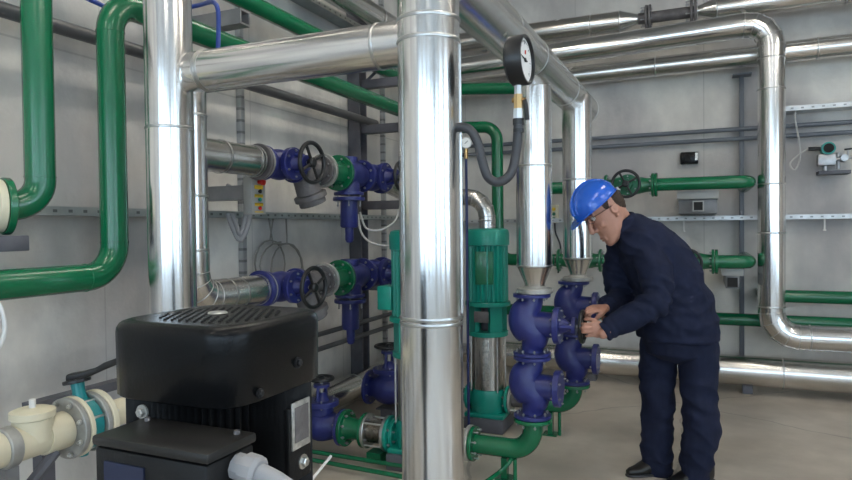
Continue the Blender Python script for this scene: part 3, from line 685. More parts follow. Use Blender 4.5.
clad('clad pipe on the floor along the left wall, behind the blue valves', [(-2.68, 3.95, .18), (-2.68, 6.3, .18), (-2.21, 6.3, .18)], .10, .2, 4, [((-2.68, 4.62, .18), (0, 1, 0)), ((-2.68, 5.3, .18), (0, 1, 0))])
t = clad('clad pipe along the back wall that drops at right and turns right near the floor', [(-2.5, 6.1, 3.09), (.52, 6.1, 3.19), (.52, 6.1, .55), (5.15, 6.1, .55)], .105, .2, 4,
     [((.52, 6.1, 2.88), Z_), ((.52, 6.1, 2.62), Z_), ((.52, 6.1, 1.83), Z_), ((.52, 6.1, 1.42), Z_), ((.52, 6.1, .80), Z_), ((.80, 6.1, .55), X_)], 'alu')
stays(t, (.52,), 6.1, 2.0, .105); stays(t, (.52,), 6.1, 1.0, .105); stays(t, (2.5,), 6.1, .55, .105)
t = clad('lowest clad pipe high on the back wall, running straight across', [(-2.6, 6.48, 2.98), (5.15, 6.48, 3.05)], .092, sb=[((x, 6.48, 2.98+.07*(x+2.6)/7.75), X_) for x in (-1.5, -.42, .9)])
stays(t, (-1.9, .5, 2.5), 6.48, 2.98, .092, .009)
t = clad('topmost clad pipe on the back wall, left part ending in a cone at the flanges', [(-2.7, 6.38, 3.44), (-.72, 6.38, 3.44)], .1, sb=[((-1.0, 6.38, 3.44), X_), ((-.73, 6.38, 3.44), X_)])
b = MB(); b.lathe([(0, .1), (.14, .05), (.15, .05)], (-.72, 6.38, 3.44), X_, 36); part('cone', b, M['alu'], t)
stays(t, (-2.2,), 6.38, 3.44, .1)
t = clad('topmost clad pipe on the back wall, right part starting with a cone', [(.10, 6.38, 3.44), (5.15, 6.38, 3.46)], .1, sb=[((.11, 6.38, 3.44), X_), ((1.1, 6.38, 3.44), X_)])
stays(t, (.5, 2.5), 6.38, 3.44, .1)
b = MB(); b.lathe([(0, .1), (-.14, .05), (-.15, .05)], (.10, 6.38, 3.44), X_, 36); part('cone', b, M['alu'], t)
t = thing('flanged_pipe_piece', 'bare dark flanged pipe piece between two clad pipes at top right', 'pipe', (-.3, 6.38, 3.33))
b = MB(); b.cyl((-.565, 6.38, 3.44), (-.055, 6.38, 3.44), .052, 24); part('pipe', b, M['iron'], t)
for x in (-.49, -.46, -.10, -.07): flange(t, (x, 6.38, 3.44), X_, .118, .022, M['iron'], 8 if x in (-.49, -.10) else 0, 0, .009, L=.075)
for z in (2.385, 2.295):
    b = MB(); b.cyl((-2.85, 6.68, z), (5.15, 6.68, z), .021, 16); solo('wall_conduit', b, M['gpipe'], 'thin grey pipe across the back wall, %s of two' % ('upper' if z > 2.35 else 'lower'), 'pipe', 'thin grey wall pipes')
clad('clad pipe along the left wall near the ceiling', [(-2.57, 3.2, 3.3), (-2.57, 6.1, 3.3), (-2.52, 6.1, 3.3)], .1, sb=[((-2.57, 4.9, 3.3), (0, 1, 0))])
b = MB(); b.cyl((-2.75, .7, 2.45), (-2.75, 5.2, 2.45), .034, 20); solo('wall_pipe', b, M['dpipe'], 'dark grey pipe along the left wall below the long green pipe', 'pipe')
for i, (z, x) in enumerate(((.66, -2.80), (.56, -2.75))):
    b = MB(); b.cyl((x, 3.0, z), (x, 6.2, z), .02, 14); solo('wall_conduit', b, M['dpipe'], 'dark conduit low on the left wall, %s of two' % ('upper', 'lower')[i], 'pipe', 'dark low conduits')

# ------------------------------------------------------------------ steelwork and trays
b = MB(); b.box((-2.855, 3.9, 1.577), (.13, 5.6, .004)); b.box((-2.79, 3.9, 1.596), (.004, 5.6, .042)); b.box((-2.92, 3.9, 1.596), (.004, 5.6, .042))
solo('cable_tray', b, M['trayy'], 'slotted metal cable tray along the left wall', 'cable tray')
b = MB(); b.box((1.2, 6.67, 1.537), (7.7, .13, .004)); b.box((1.2, 6.605, 1.556), (7.7, .004, .042)); b.box((1.2, 6.735, 1.556), (7.7, .004, .042))
solo('cable_tray', b, M['trayx'], 'slotted metal cable tray along the back wall at shoulder height of the worker', 'cable tray')
b = MB(); b.box((2.8, 6.64, 2.502), (4.6, .2, .004)); b.box((2.8, 6.54, 2.521), (4.6, .004, .042)); b.box((2.8, 6.735, 2.521), (4.6, .004, .042))
solo('cable_tray', b, M['trayx'], 'short stretch of slotted cable tray at the upper right frame edge', 'cable tray')
b = MB(); b.box((-2.855, 4.75, 3.262), (.13, 3.5, .004)); b.box((-2.79, 4.75, 3.281), (.004, 3.5, .042)); b.box((-2.92, 4.75, 3.281), (.004, 3.5, .042))
solo('cable_tray', b, M['trayy'], 'pale cable tray on the left wall near the ceiling', 'cable tray')
def strut(x, y, z0, z1, label):
    b = MB(); b.box((x, y, (z0+z1)/2), (.041, .041, z1-z0), bev=.003); solo('wall_strut', b, M['strut'], label, 'strut', 'slotted upright struts')
strut(XL+.022, 3.53, .002, 4.2, 'slotted upright strut on the left wall behind the control box')
strut(XL+.022, 5.65, .002, 4.2, 'slotted upright strut on the left wall beside the broad column')
t = thing('steel_post', 'dark steel beam standing on the left wall behind the hanging blue regulators', 'beam', (-2.86, 5.06, 0))
b = MB(); b.box((-2.86, 5.06, 2.1), (.012, .1, 4.19)); b.box((-2.86, 5.00, 2.1), (.12, .012, 4.19)); b.box((-2.86, 5.12, 2.1), (.12, .012, 4.19)); part('beam', b, M['dsteel'], t)
for z, x1 in ((2.376, -2.12), (2.775, -2.2), (1.70, -2.12), (.98, -2.12)):
    b = MB(); b.box(((-2.798+x1)/2, 5.06, z), (x1+2.798, .075, .075), bev=.004); part('cantilever', b, M['dsteel'], t)
b = MB(); b.tube([(-2.79, 5.06, 2.79), (-2.3, 5.06, 3.15)], .014, 8); part('brace', b, M['dsteel'], t)
def sqtube(x1, y, z, s, label, m='tube', x0=XL+.003):
    b = MB(); h = s/2; q = s*.13
    def rg(x, k): return b.ring([V((x, y-k, z-k)), V((x, y+k, z-k)), V((x, y+k, z+k)), V((x, y-k, z+k))])
    o0, o1, i1, i0 = rg(x0, h), rg(x1, h), rg(x1, h-q), rg(x1-.3, h-q)
    b.bridge(o0, o1); b.bridge(o1, i1); b.bridge(i1, i0); b.cap(i0); b.cap(o0, True)
    return solo('wall_bracket', b, M[m], label, 'bracket', 'square tube brackets')
sqtube(-2.345, 2.9, 2.68, .085, 'open-ended square tube bracket above the long green pipe at top left')
sqtube(-2.36, 2.9, 2.32, .05, 'small open-ended square tube bracket just under the level clad pipe')
sqtube(-2.452, 3.05, 1.715, .085, 'grey square tube bracket between the left wall and the control box')
b = MB(); b.box((.325, 6.715, 1.5), (.04, .06, 2.75), bev=.003); b.box((.325, 6.66, 2.88), (.16, .14, .012)); solo('wall_post', b, M['gpipe'], 'slim grey upright post on the back wall left of the drop of the clad pipe', 'post')
t = thing('pipe_bracket', 'grey bracket block with square hole under the level green wall pipe', 'bracket', (-.05, 6.3, 1.6))
b = MB(); b.box((-.05, 6.37, 1.755), (.33, .74, .072), bev=.003); part('pad', b, M['box'], t)
b = MB(); b.box((-.05, 6.40, 1.655), (.31, .68, .125), bev=.003); part('channel', b, M['tube'], t)
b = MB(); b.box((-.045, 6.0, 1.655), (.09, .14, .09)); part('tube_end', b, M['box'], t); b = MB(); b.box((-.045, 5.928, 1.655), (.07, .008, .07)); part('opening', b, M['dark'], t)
t = thing('pipe_bracket', 'small grey bracket with square hole under the lower green wall pipe', 'bracket', (.24, 6.3, .95))
b = MB(); b.box((.22, 6.37, 1.09), (.17, .74, .06), bev=.003); part('pad', b, M['box'], t)
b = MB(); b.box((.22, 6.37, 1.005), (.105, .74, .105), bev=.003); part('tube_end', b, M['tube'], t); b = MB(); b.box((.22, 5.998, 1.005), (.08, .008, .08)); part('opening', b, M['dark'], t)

# ------------------------------------------------------------------ control box and small wall devices
t = thing('control_box', 'grey push-button box with red mushroom button and yellow labels by the left wall', 'control box', (-2.42, 3.05, 1.585))
b = MB(); b.box((-2.42, 3.05, 1.695), (.06, .13, .22), bev=.005); part('enclosure', b, M['box'], t)
for k, (z, m, r, h) in enumerate(((1.775, 'red', .021, .04), (1.72, 'black', .012, .014), (1.672, 'teal', .012, .012), (1.622, 'red', .012, .012))):
    b = MB(); b.box((-2.389, 3.05, z+.022), (.003, .075, .018)); b.box((-2.389, 3.05, z-.022), (.003, .075, .006)); part('yellow_label', b, M['yellow'], t)
    b = MB(); b.lathe([(0, r*.6), (h*.5, r*.6), (h*.55, r), (h*.9, r), (h, r*.7)], (-2.388, 3.05, z), (1, 0, 0), 20); part('button', b, M[m], t, {0: 'red mushroom button', 1: 'black button', 2: 'green button', 3: 'small red button'}[k])
b = MB(); b.tube(smooth([V((-2.42, 3.07, 1.80)), V((-2.405, 3.075, 1.86)), V((-2.44, 3.06, 1.90)), V((-2.52, 3.05, 1.74)), V((-2.62, 3.05, 1.765))]), .012, 10); solo('control_cable', b, M['hose'], 'grey hose arching over the control box', 'cable')
for k, (a_, c_, d_) in enumerate(((228, 250, 240), (232, 246, 234))):
    b = MB(); b.tube(smooth([pt(a_, 214, D=4.05), pt(a_+5, 228, D=4.02), pt((a_+c_)/2+1, d_, D=4.0), pt(c_-3, 228, D=4.02), pt(c_, 214, D=4.05)]), .017, 12)
    solo('hanging_hose', b, M['hose'], 'grey hose sagging in a loop below the control box, %s one' % ('longer', 'shorter')[k], 'hose', 'sagging hoses')
for k, (cx_, cy_, w_, h_) in enumerate(((270, 264, 15, 24), (287, 270, 16, 27), (281, 266, 21, 24))):
    P = [pt(cx_+w_*math.sin(a), cy_-h_*math.cos(a), X=-2.89+.032*k) for a in [2*PI*i/16 for i in range(17)]]
    b = MB(); b.tube([pt((274, 286, 268)[k], 213, X=-2.89+.032*k)]+P[0 if k < 2 else 15:][:1]+P[1:], .0065, 8)
    solo('cable_coil', b, M['coil'], ('left loop of grey cable hung from the left wall tray', 'right loop of grey cable hung from the left wall tray', 'middle loop of grey cable hung from the left wall tray')[k], 'cable', 'hung cable loops')
for k, P in enumerate((((400, 208), (394, 222), (380, 230), (366, 228), (360, 212)), ((358, 214), (361, 232), (372, 243), (392, 246), (402, 244)))):
    b = MB(); b.tube(smooth([pt(*p, D=4.72 - .08*k) for p in P]), .008, 8); solo('hanging_cable', b, M['cable'], ('upper white cable sagging left of the broad column', 'lower white cable sagging left of the broad column')[k], 'cable', 'sagging white cables')
b = MB(); b.tube(smooth([pt(186, 8, D=3.3), pt(200, 5, D=3.25), pt(212, 2, D=3.1), pt(217.5, 8, D=3.0), pt(218.5, 25, D=3.0), pt(218, 48, D=3.0), pt(216, 66, D=2.98), pt(205, 84, D=3.0)]), .011, 10); solo('blue_hose', b, M['bluecable'], 'blue cable dropping behind the level clad pipe at top left', 'cable')
b = MB(); b.tube([pt(60, -14, X=-2.6), pt(108, 8, X=-2.6), pt(150, 21, X=-2.58), pt(170, 26, X=-2.55)], .011, 10, .3, 4); solo('blue_hose', b, M['bluecable'], 'blue cable slanting past the top of the green elbow', 'cable')
b = MB(); b.tube(smooth([pt(-8, 300, D=2.0), pt(0, 306, D=2.0), pt(5, 325, D=2.0), pt(2, 342, D=2.0), pt(-8, 356, D=2.0)]), .007, 10); solo('white_cable', b, M['white'], 'white cable curving in at the left frame edge', 'cable')
b = MB(); b.cyl((-2.9, 1.78, .001), (-2.9, 1.78, 4.25), .016, 12); solo('white_conduit', b, M['white'], 'thin white upright conduit at the left frame edge', 'pipe')
t = thing('wall_controller', 'small dark wall device above the level green pipe', 'device', (-.13, 6.72, 2.08))
b = MB(); b.box((-.13, 6.715, 2.14), (.16, .065, .115), bev=.008); part('case', b, M['motor'], t); b = MB(); b.box((-.065, 6.68, 2.15), (.025, .008, .07)); part('light_strip', b, M['plate'], t)
b = MB(); b.box((-.145, 6.681, 2.145), (.05, .006, .06)); part('display', b, M['dark'], t)
q = pt(829, 160, Y=6.6); t = thing('pressure_transmitter', 'teal-capped pressure transmitter with manifold at right on the back wall', 'instrument', (q.x, 6.7, q.z-.14))
b = MB(); b.cyl(q+V((-.01, -.05, .10)), q+V((-.01, .06, .10)), .055, 24); part('cap', b, M['tealclock'], t)
b = MB(); b.lathe([(0, .04), (.012, .04)], q+V((-.01, -.064, .10)), (0, 1, 0), 20); part('window', b, M['dark'], t)
b = MB(); b.box(q+V((-.02, .0, .0)), (.14, .08, .10), bev=.01); b.cyl(q+V((-.01, 0, .05)), q+V((-.01, 0, .08)), .035, 16); b.cyl(q+V((.05, -.01, 0)), q+V((.2, -.01, .02)), .016, 10); b.cyl(q+V((.11, -.05, .01)), q+V((.11, .05, .01)), .03, 14); b.cyl(q+V((.07, 0, -.08)), q+V((.07, 0, .06)), .014, 10); b.cyl(q+V((-.03, 0, -.12)), q+V((-.03, 0, -.04)), .018, 10); b.cyl(q+V((.14, 0, .02)), q+V((.14, 0, .08)), .009, 8); part('manifold', b, M['gsteel'], t)
b = MB(); b.cyl(q+V((.115, 0, .085)), q+V((.17, 0, .09)), .008, 8); part('tap_handle', b, M['ink'], t)
b = MB(); b.cyl(q+V((.19, -.01, .018)), q+V((.24, -.01, .022)), .02, 10); part('blue_plug', b, M['bluecable'], t)
b = MB(); b.box(q+V((.04, .05, -.11)), (.24, .17, .03)); part('shelf', b, M['dsteel'], t)
b = MB(); b.cyl(q+V((-.16, -.01, .105)), q+V((-.065, -.01, .10)), .017, 12); part('cable_gland', b, M['black'], t)
b = MB(); b.tube(smooth([pt(797, 108, Y=6.58), pt(795, 118, Y=6.58), pt(799, 140, Y=6.6), pt(800, 158, Y=6.62), pt(795, 170, Y=6.62), pt(790, 164, Y=6.62), pt(797, 156, Y=6.62), pt(808, 149, Y=6.6), q+V((-.16, -.01, .105))]), .007, 8); solo('transmitter_cable', b, M['cable'], 'pale looped cable from the upper right tray to the transmitter', 'cable')
for x in (.98, -.18):
    b = MB(); b.cyl((x, 6.62, 1.535), (x, 6.62, 1.44), .007, 8); b.cyl((x, 6.62, 1.44), (x, 6.62, 1.43), .014, 8); solo('hanging_rod', b, M['white'], 'short white rod under the back tray, %s' % ('right of the clad drop' if x > .5 else 'left of the clad drop by the shoulder'), 'rod', 'rods under the back tray')
q = pt(554.5, 214, Y=6.7); t = thing('push_button_box', 'small beige push-button box on the back wall between the two drop pipes', 'control box', (q.x, 6.72, q.z-.1))
b = MB(); b.box((q.x, 6.71, q.z), (.075, .07, .19), bev=.006); part('enclosure', b, M['cream'], t)
for dz, m in ((.05, 'yellow'), (.0, 'dgreen'), (-.05, 'dgreen')):
    b = MB(); b.lathe([(0, .018), (.012, .018), (.016, .012)], (q.x, 6.674, q.z+dz), (0, -1, 0), 16); part('button', b, M[m], t, 'yellow button' if m == 'yellow' else 'green button')
b = MB(); b.tube(smooth([V((q.x, 6.71, q.z-.095)), V((q.x+.01, 6.70, q.z-.2)), V((q.x+.06, 6.70, q.z-.35)), V((q.x+.03, 6.72, q.z-.62))]), .009, 8); solo('wall_cable', b, M['black'], 'black cable hanging from the beige push-button box', 'cable')
# ------------------------------------------------------------------ cream pipe with butterfly valve
QX, QZ = -1.8, .893
Yv = (0, 1, 0); YS = -.033
t = thing('cream_pipe', 'cream plastic pipe with a tee saddle at lower left', 'pipe', (QX, 1.1, QZ-.05))
b = MB(); b.tube([(QX, .55, QZ), (QX, 1.31, QZ)], .050, 32); part('pipe', b, M['cream'], t)
b = MB(); b.tube([(QX, 1.27, QZ), (QX, 1.343, QZ)], .056, 32); part('stub_collar', b, M['cream'], t)
b = MB(); b.lathe([(0, .054), (.062, .054), (.066, .060), (.085, .060), (.091, .045), (.093, .01)], (QX, 1.245, QZ), Z_, 28); part('saddle', b, M['cream'], t)
b = MB(); b.cyl((QX, 1.245, QZ+.092), (QX, 1.245, QZ+.118), .009, 10); part('plug', b, M['white'], t, 'white plug')
b = MB(); b.disc((QX, 1.388+YS, QZ), Yv, .094, .018); f = part('backing_ring', b, M['grey'], t)
b = MB(); b.disc((QX, 1.407+YS, QZ), Yv, .0945, .017); part('flange', b, M['cream'], t)
b = MB(); b.disc((QX, 1.165, QZ), Yv, .058, .035); part('clamp', b, M['grey'], t)
b = MB(); b.box((QX, 1.165, .42), (.05, .04, .84)); part('clamp_post', b, M['tube'], t)
b = MB(); b.tube([(QX+.02, 1.30, QZ-.052), (QX+.02, .95, .55)], .016, 8); part('brace', b, M['dsteel'], t)
t = thing('cream_pipe', 'cream plastic pipe running from the teal valve behind the black motor', 'pipe', (QX, 1.8, QZ-.04))
b = MB(); b.disc((QX, 1.468+YS, QZ), Yv, .094, .018); part('backing_ring', b, M['grey'], t)
b = MB(); b.disc((QX, 1.489+YS, QZ), Yv, .096, .022); part('flange', b, M['cream'], t)
b = MB(); b.tube([(QX, 1.501+YS, QZ), (QX, 2.3, QZ), (QX, 2.3, .3)], .044, 32, .12, 8); part('pipe', b, M['cream'], t)
b = MB(); b.box((QX, 2.3, .15), (.2, .2, .298)); part('base_block', b, M['dsteel'], t)
t = thing('butterfly_valve', 'teal butterfly valve with black lever clamped between cream flanges', 'valve', (QX, 1.437+YS, QZ-.09))
b = MB(); b.disc((QX, 1.437+YS, QZ), Yv, .082, .038, 0, 40)
nd = V((-.018, 0, .088)); nb = V((QX, 1.437+YS, QZ+.05)); b.tube([nb, nb+nd*.6, nb+nd], [.026, .019, .021], 16); b.lathe([(-.1, .018), (-.075, .022)], (QX, 1.437+YS, QZ), Z_, 14); part('body', b, M['tealv'], t)
bolts(t, (QX, 1.437+YS, QZ), Yv, .080, 8, .122, .008, 0, M['bsteel'])
hd = nb+nd; b = MB(); b.disc(hd+V((0, 0, -.004)), nd, .041, .012); b.lathe([(0, .02), (.022, .018)], hd, nd, 20)
lv = (pt(126, 361, D=2.0)-hd); ln = lv.length; lv.normalize(); sd = lv.cross(V((0, 0, 1))).normalized()
b.loft([(hd+nd*.1+lv*s*ln-V((0, 0, dz)), sd*w_, V((0, 0, 1))*h_, 4) for s, w_, h_, dz in ((-.12, .022, .014, -.004), (.2, .02, .013, .004), (.42, .012, .010, .004), (.6, .013, .012, 0), (1.0, .014, .011, 0), (1.25, .013, .010, -.004))]); part('lever', b, M['black'], t)
b = MB(); b.box((-2.2, 1.88, .875), (.05, .76, .035)); b.box((-2.2, 2.2, .429), (.05, .05, .856)); b.box((-2.2, 1.56, .429), (.05, .05, .856)); solo('pipe_rack', b, M['dsteel'], 'dark steel rail on posts behind the cream pipe and teal valve', 'rack')

# ------------------------------------------------------------------ black pump motor in the foreground
mx, my, mz = -.905, 1.03, 1.328
t = thing('pump_motor', 'big black electric motor in the foreground at lower left', 'motor', (mx, my, 0))
def sq(z, a, e=5.0): return (V((mx, my, z)), V((a, 0, 0)), V((0, a, 0)), e)
b = MB(); b.loft([sq(1.182, .155), sq(1.186, .159), sq(1.305, .160), sq(1.314, .1588), sq(1.3205, .1555), sq(1.325, .150), sq(1.3275, .142), sq(1.328, .135, 3.5), sq(1.326, .128, 2.4), sq(1.327, .02, 2)]); cowl = part('fan_cowl', b, M['motor'], t, sharp=50)
b = MB()
for i in range(-6, 7):
    for j in range(-6, 7):
        x, y = i*.0185+(j % 2)*.009, j*.016
        if .03 < math.hypot(x, y) < .118: b.disc((mx+x, my+y, 1.3275), Z_, .0030, .0022, 0, 8)
part('vent_holes', b, M['dark'], cowl)
b = MB(); b.lathe([(0, .02), (.003, .018)], (mx-.01, my+.0, 1.3285), Z_, 20); part('top_badge', b, M['plate'], cowl)
b = MB(); n = 136; rg = []
for z in (.80, 1.181):
    P = []
    for k in range(n):
        a = 2*PI*k/n; c_, s_ = math.cos(a), math.sin(a); rr = .141/((abs(c_)**4.2+abs(s_)**4.2)**(1/4.2)); rr += .012 if k % 2 else -.006
        P.append(V((mx+rr*c_, my+rr*s_, z)))
    rg.append(b.ring(P))
b.bridge(*rg); b.cap(rg[0], True); b.cap(rg[1]); part('finned_housing', b, M['motor2'], t, sharp=20)
b = MB(); b.loft([sq(.76, .17, 2.5), sq(.80, .17, 2.5)]); b.lathe([(.40, .09), (.76, .11)], (mx, my, 0), Z_, 28); part('end_shield', b, M['motor2'], t)
b = MB(); b.lathe([(.0, .16), (.05, .16), (.06, .12), (.40, .12)], (mx, my, .001), Z_, 32); part('pump_base', b, M['dsteel'], t)
b = MB(); b.box((mx+.152, my+.042, 1.07), (.012, .075, .15), bev=.003); part('nameplate_pad', b, M['motor2'], t)
b = MB(); b.box((mx+.1600, my+.042, 1.108), (.004, .062, .095), bev=.0015); pl_ = part('nameplate', b, M['plate'], t)
b = MB(); b.box((mx+.1622, my+.042, 1.110), (.002, .046, .070)); part('printed_field', b, M['iron'], pl_)
def screw(o, a, r, nm='screw', m='bsteel'):
    b = MB(); b.lathe([(0, r), (r*.9, r), (r*1.1, r*.75)], o, a, 6); b.lathe([(-.002, r*1.5), (.002, r*1.5)], o, a, 16); part(nm, b, M[m], t)
screw((mx+.158, my+.05, 1.028), (1, 0, 0), .010); screw((mx-.055, my-.155, 1.162), (0, -1, 0), .009, m='grey')
screw((mx+.160, my+.035, 1.232), (1, 0, 0), .0075, m='black'); screw((mx+.160, my-.085, 1.200), (1, 0, 0), .006, m='black')
bx0, bx1, by0, by1, bz1 = mx-.05, mx+.195, my-.262, my-.147, 1.152
b = MB(); b.box(((bx0+bx1)/2, (by0+by1)/2, bz1-.11), (bx1-bx0, by1-by0, .18), bev=.006); tb = part('terminal_box', b, M['motor2'], t)
b = MB(); b.box(((bx0+bx1)/2, (by0+by1)/2, bz1-.009), (bx1-bx0+.01, by1-by0+.006, .018), bev=.006); part('lid', b, M['lid'], tb)
b = MB(); b.box((bx0+.07, by0-.0015, bz1-.06), (.09, .003, .04)); part('blue_nameplate', b, M['deepblue'], tb)
for x in (bx0+.02, bx1-.02):
    b = MB(); b.lathe([(0, .006), (.006, .005)], (x, by1-.02, bz1), Z_, 8); part('lid_screw', b, M['iron'], tb)
b = MB(); go = V((bx1+.002, (by0+by1)/2+.01, bz1-.042)); gd = V((1, .0, -.12)).normalized()
b.lathe([(0, .022), (.018, .022), (.02, .027), (.042, .027), (.048, .022)], go, gd, 10); part('cable_gland', b, M['gland'], tb, 'pale grey cable gland')
b = MB(); e = go+gd*.045; b.tube(smooth([e, e+V((.04, 0, -.012)), e+V((.08, .01, -.045)), e+V((.10, .02, -.12)), e+V((.10, .03, -.3))]), .0165, 16); part('cable', b, M['hose'], tb, 'grey cable')
# ------------------------------------------------------------------ the worker
S = V((0, 0, 1))
base = pt(676, 480, D=3.74)
man = thing('person', 'worker in navy coat, navy trousers and blue hard hat leaning over a blue valve', 'person', (base.x, base.y, 0))
def remeshed(name, mb, m, parent, vox, disp=None, it=4, label=None):
    me = mb.mesh(name, V((0, 0, 0))); o = bpy.data.objects.new(name, me); C.objects.link(o)
    md = o.modifiers.new('r', 'REMESH'); md.mode = 'VOXEL'; md.voxel_size = vox
    if it:
        sm = o.modifiers.new('s', 'SMOOTH'); sm.iterations = it; sm.factor = .5
    dg = bpy.context.evaluated_depsgraph_get()
    m2 = bpy.data.meshes.new_from_object(o.evaluated_get(dg)); bpy.data.objects.remove(o); bpy.data.meshes.remove(me)
    off = ROOT[parent]
    nr = [v.normal.copy() for v in m2.vertices]
    for v, n_ in zip(m2.vertices, nr):
        c = v.co.copy()
        if disp: c += n_*disp(c)
        v.co = c-off
    m2.name = name; m2.shade_smooth(); m2.materials.clear(); m2.materials.append(m)
    o = bpy.data.objects.new(name, m2); C.objects.link(o); o.parent = parent; ROOT[o] = off
    if label: o['label'] = label
    return o
def limb(b, P, R, seg=20):
    """tapered limb with rounded ends through the joints"""
    P = [V(p) for p in P]; Q, RR = [], []
    Q = smooth(P, 6); n = len(Q)
    for i in range(n):
        t_ = i/6; k = min(int(t_), len(R)-2); RR.append(R[k]+(R[k+1]-R[k])*(t_-k))
    b.tube(Q, RR, seg); b.ball(Q[0], RR[0]*.99); b.ball(Q[-1], RR[-1]*.99)
# head frame
th = math.radians(41)
hf = (-rt*math.cos(th)-up*math.sin(th)-fw*.20).normalized(); hl = (-fw+hf*fw.dot(hf)).normalized(); hz = hf.cross(hl)
HO = pt(606.5, 213.5, D=3.68); HS = 1.22
def H(x, y, z): return HO+(hf*x+hl*y+hz*z)*HS
HM = Matrix((hf, hl, hz)).transposed()
bd = MB()
# torso core, arms and legs below the clothes (skin shows at face, neck and hands only)
sh_n, sh_f = pt(648, 248, D=3.64), pt(622, 242, D=3.86)
el_n, el_f = pt(657, 302, D=3.47), pt(622, 297, D=3.86)
wr_n, wr_f = pt(603, 334, D=3.465), pt(606, 318, D=3.70)
nk = pt(623, 224, D=3.70)
bd.loft([(pt(680, 335, D=3.75), rt*.12, fw*.15), (pt(677, 310, D=3.75), rt*.11, fw*.14), (pt(664, 275, D=3.74), rt*.12-up*.02, fw*.15), (pt(646, 248, D=3.73), rt*.08-up*.04, fw*.15), (pt(633, 232, D=3.71), rt*.05-up*.04, fw*.09)])
limb(bd, [nk+fw*.02-up*.03+rt*.02, nk, H(-.035, 0, -.05), H(-.02, 0, .0)], [.065, .062, .060, .058])
HSX = [(-.128, .088, .045, .016), (-.120, .096, .02, .032), (-.105, .098, -.01, .043), (-.085, .093, -.04, .052), (-.066, .097, -.065, .058), (-.05, .094, -.08, .062), (-.03, .094, -.09, .066), (-.005, .091, -.097, .070), (.02, .086, -.102, .072), (.035, .087, -.103, .073), (.05, .094, -.103, .074), (.075, .092, -.102, .075), (.10, .075, -.09, .070), (.12, .045, -.06, .052), (.13, .01, -.03, .02)]
bd.loft([(H((f+bk)/2, 0, z), hf*((f-bk)/2)*HS, hl*w_*HS, 2.3) for z, f, bk, w_ in HSX])
# nose, lips, brows, cheeks, ears
bd.tube([H(.088, 0, .035), H(.103, 0, .012), H(.118, 0, -.018), H(.112, 0, -.028)], [.009*HS, .011*HS, .0135*HS, .010*HS], 12)
for s in (-1, 1):
    bd.ball(H(.103, s*.013, -.026), .0095*HS, seg=10, rings=8)
    bd.tube([H(.094, s*.008, .046), H(.092, s*.03, .05), H(.075, s*.052, .046)], .0085*HS, 8)
    bd.ball(H(.068, s*.042, -.018), (.024, .022, .022), HM, 12, 8)
    bd.ball(H(-.008, s*.073, .0), (.019*HS, .008*HS, .031*HS), HM @ Matrix.Rotation(.15, 3, 'Y') @ Matrix.Rotation(-s*.35, 3, 'Z'), 16, 10)
    bd.torus(H(-.010, s*.079, .004), hl, .017*HS, .0045*HS, 18, 6); bd.ball(H(-.001, s*.076, -.028), .008*HS, seg=10, rings=8)
bd.tube([H(.092, -.024, -.072), H(.101, 0, -.068), H(.092, .024, -.072)], .0065*HS, 8)
bd.tube([H(.090, -.02, -.084), H(.099, 0, -.082), H(.090, .02, -.084)], .007*HS, 8)
# arms
limb(bd, [sh_n, el_n, wr_n], [.055, .045, .028]); limb(bd, [sh_f, el_f, wr_f], [.055, .045, .028])
WC = V((AX+.305, AY, .929))
def hand(b, w_, kc, a, n_, s_, curl, thumb):
    a = a.normalized(); n_ = (n_-a*n_.dot(a)).normalized(); s_ = (s_-a*s_.dot(a)-n_*s_.dot(n_)).normalized()
    d = kc-w_
    b.loft([(w_-d*.25, s_*.026, n_*.019), (w_, s_*.028, n_*.019), (w_+d*.35, s_*.036, n_*.019), (w_+d*.75, s_*.042, n_*.016), (w_+d*1.0, s_*.041, n_*.012), (w_+d*1.08, s_*.036, n_*.006)])
    axis = s_
    for i, (ln, r) in enumerate(((.94, .0088), (1.04, .0092), (.98, .0088), (.78, .0078))):
        p = kc+s_*(i-1.5)*.0218-a*(.0, -.004, 0., .008)[i]; P = [p-a*.02, p]; ang = 0
        for seg_, c_ in zip((.044, .027, .021), curl):
            ang += math.radians(c_); dd = a*math.cos(ang)-n_*math.sin(ang); p = p+dd*seg_*ln; P.append(p)
        b.tube(smooth(P, 3), [r*1.08]*4+[r]*(len(smooth(P, 3))-4), 12); b.ball(P[-1], r, seg=12, rings=8); b.ball(P[2], r*1.1, seg=12, rings=8)
    tb_ = w_+d*.3-s_*.026
    P = [tb_, tb_+d*.42-s_*.022-n_*.012, tb_+d*.42-s_*.022-n_*.012+thumb[0]*.036, tb_+d*.42-s_*.022-n_*.012+thumb[0]*.036+thumb[1]*.028]
    Q = smooth(P, 4); b.tube(Q, [.016-.006*i/(len(Q)-1) for i in range(len(Q))], 12); b.ball(Q[-1], .010, seg=12, rings=8); b.ball(Q[0], .017, seg=12, rings=8)
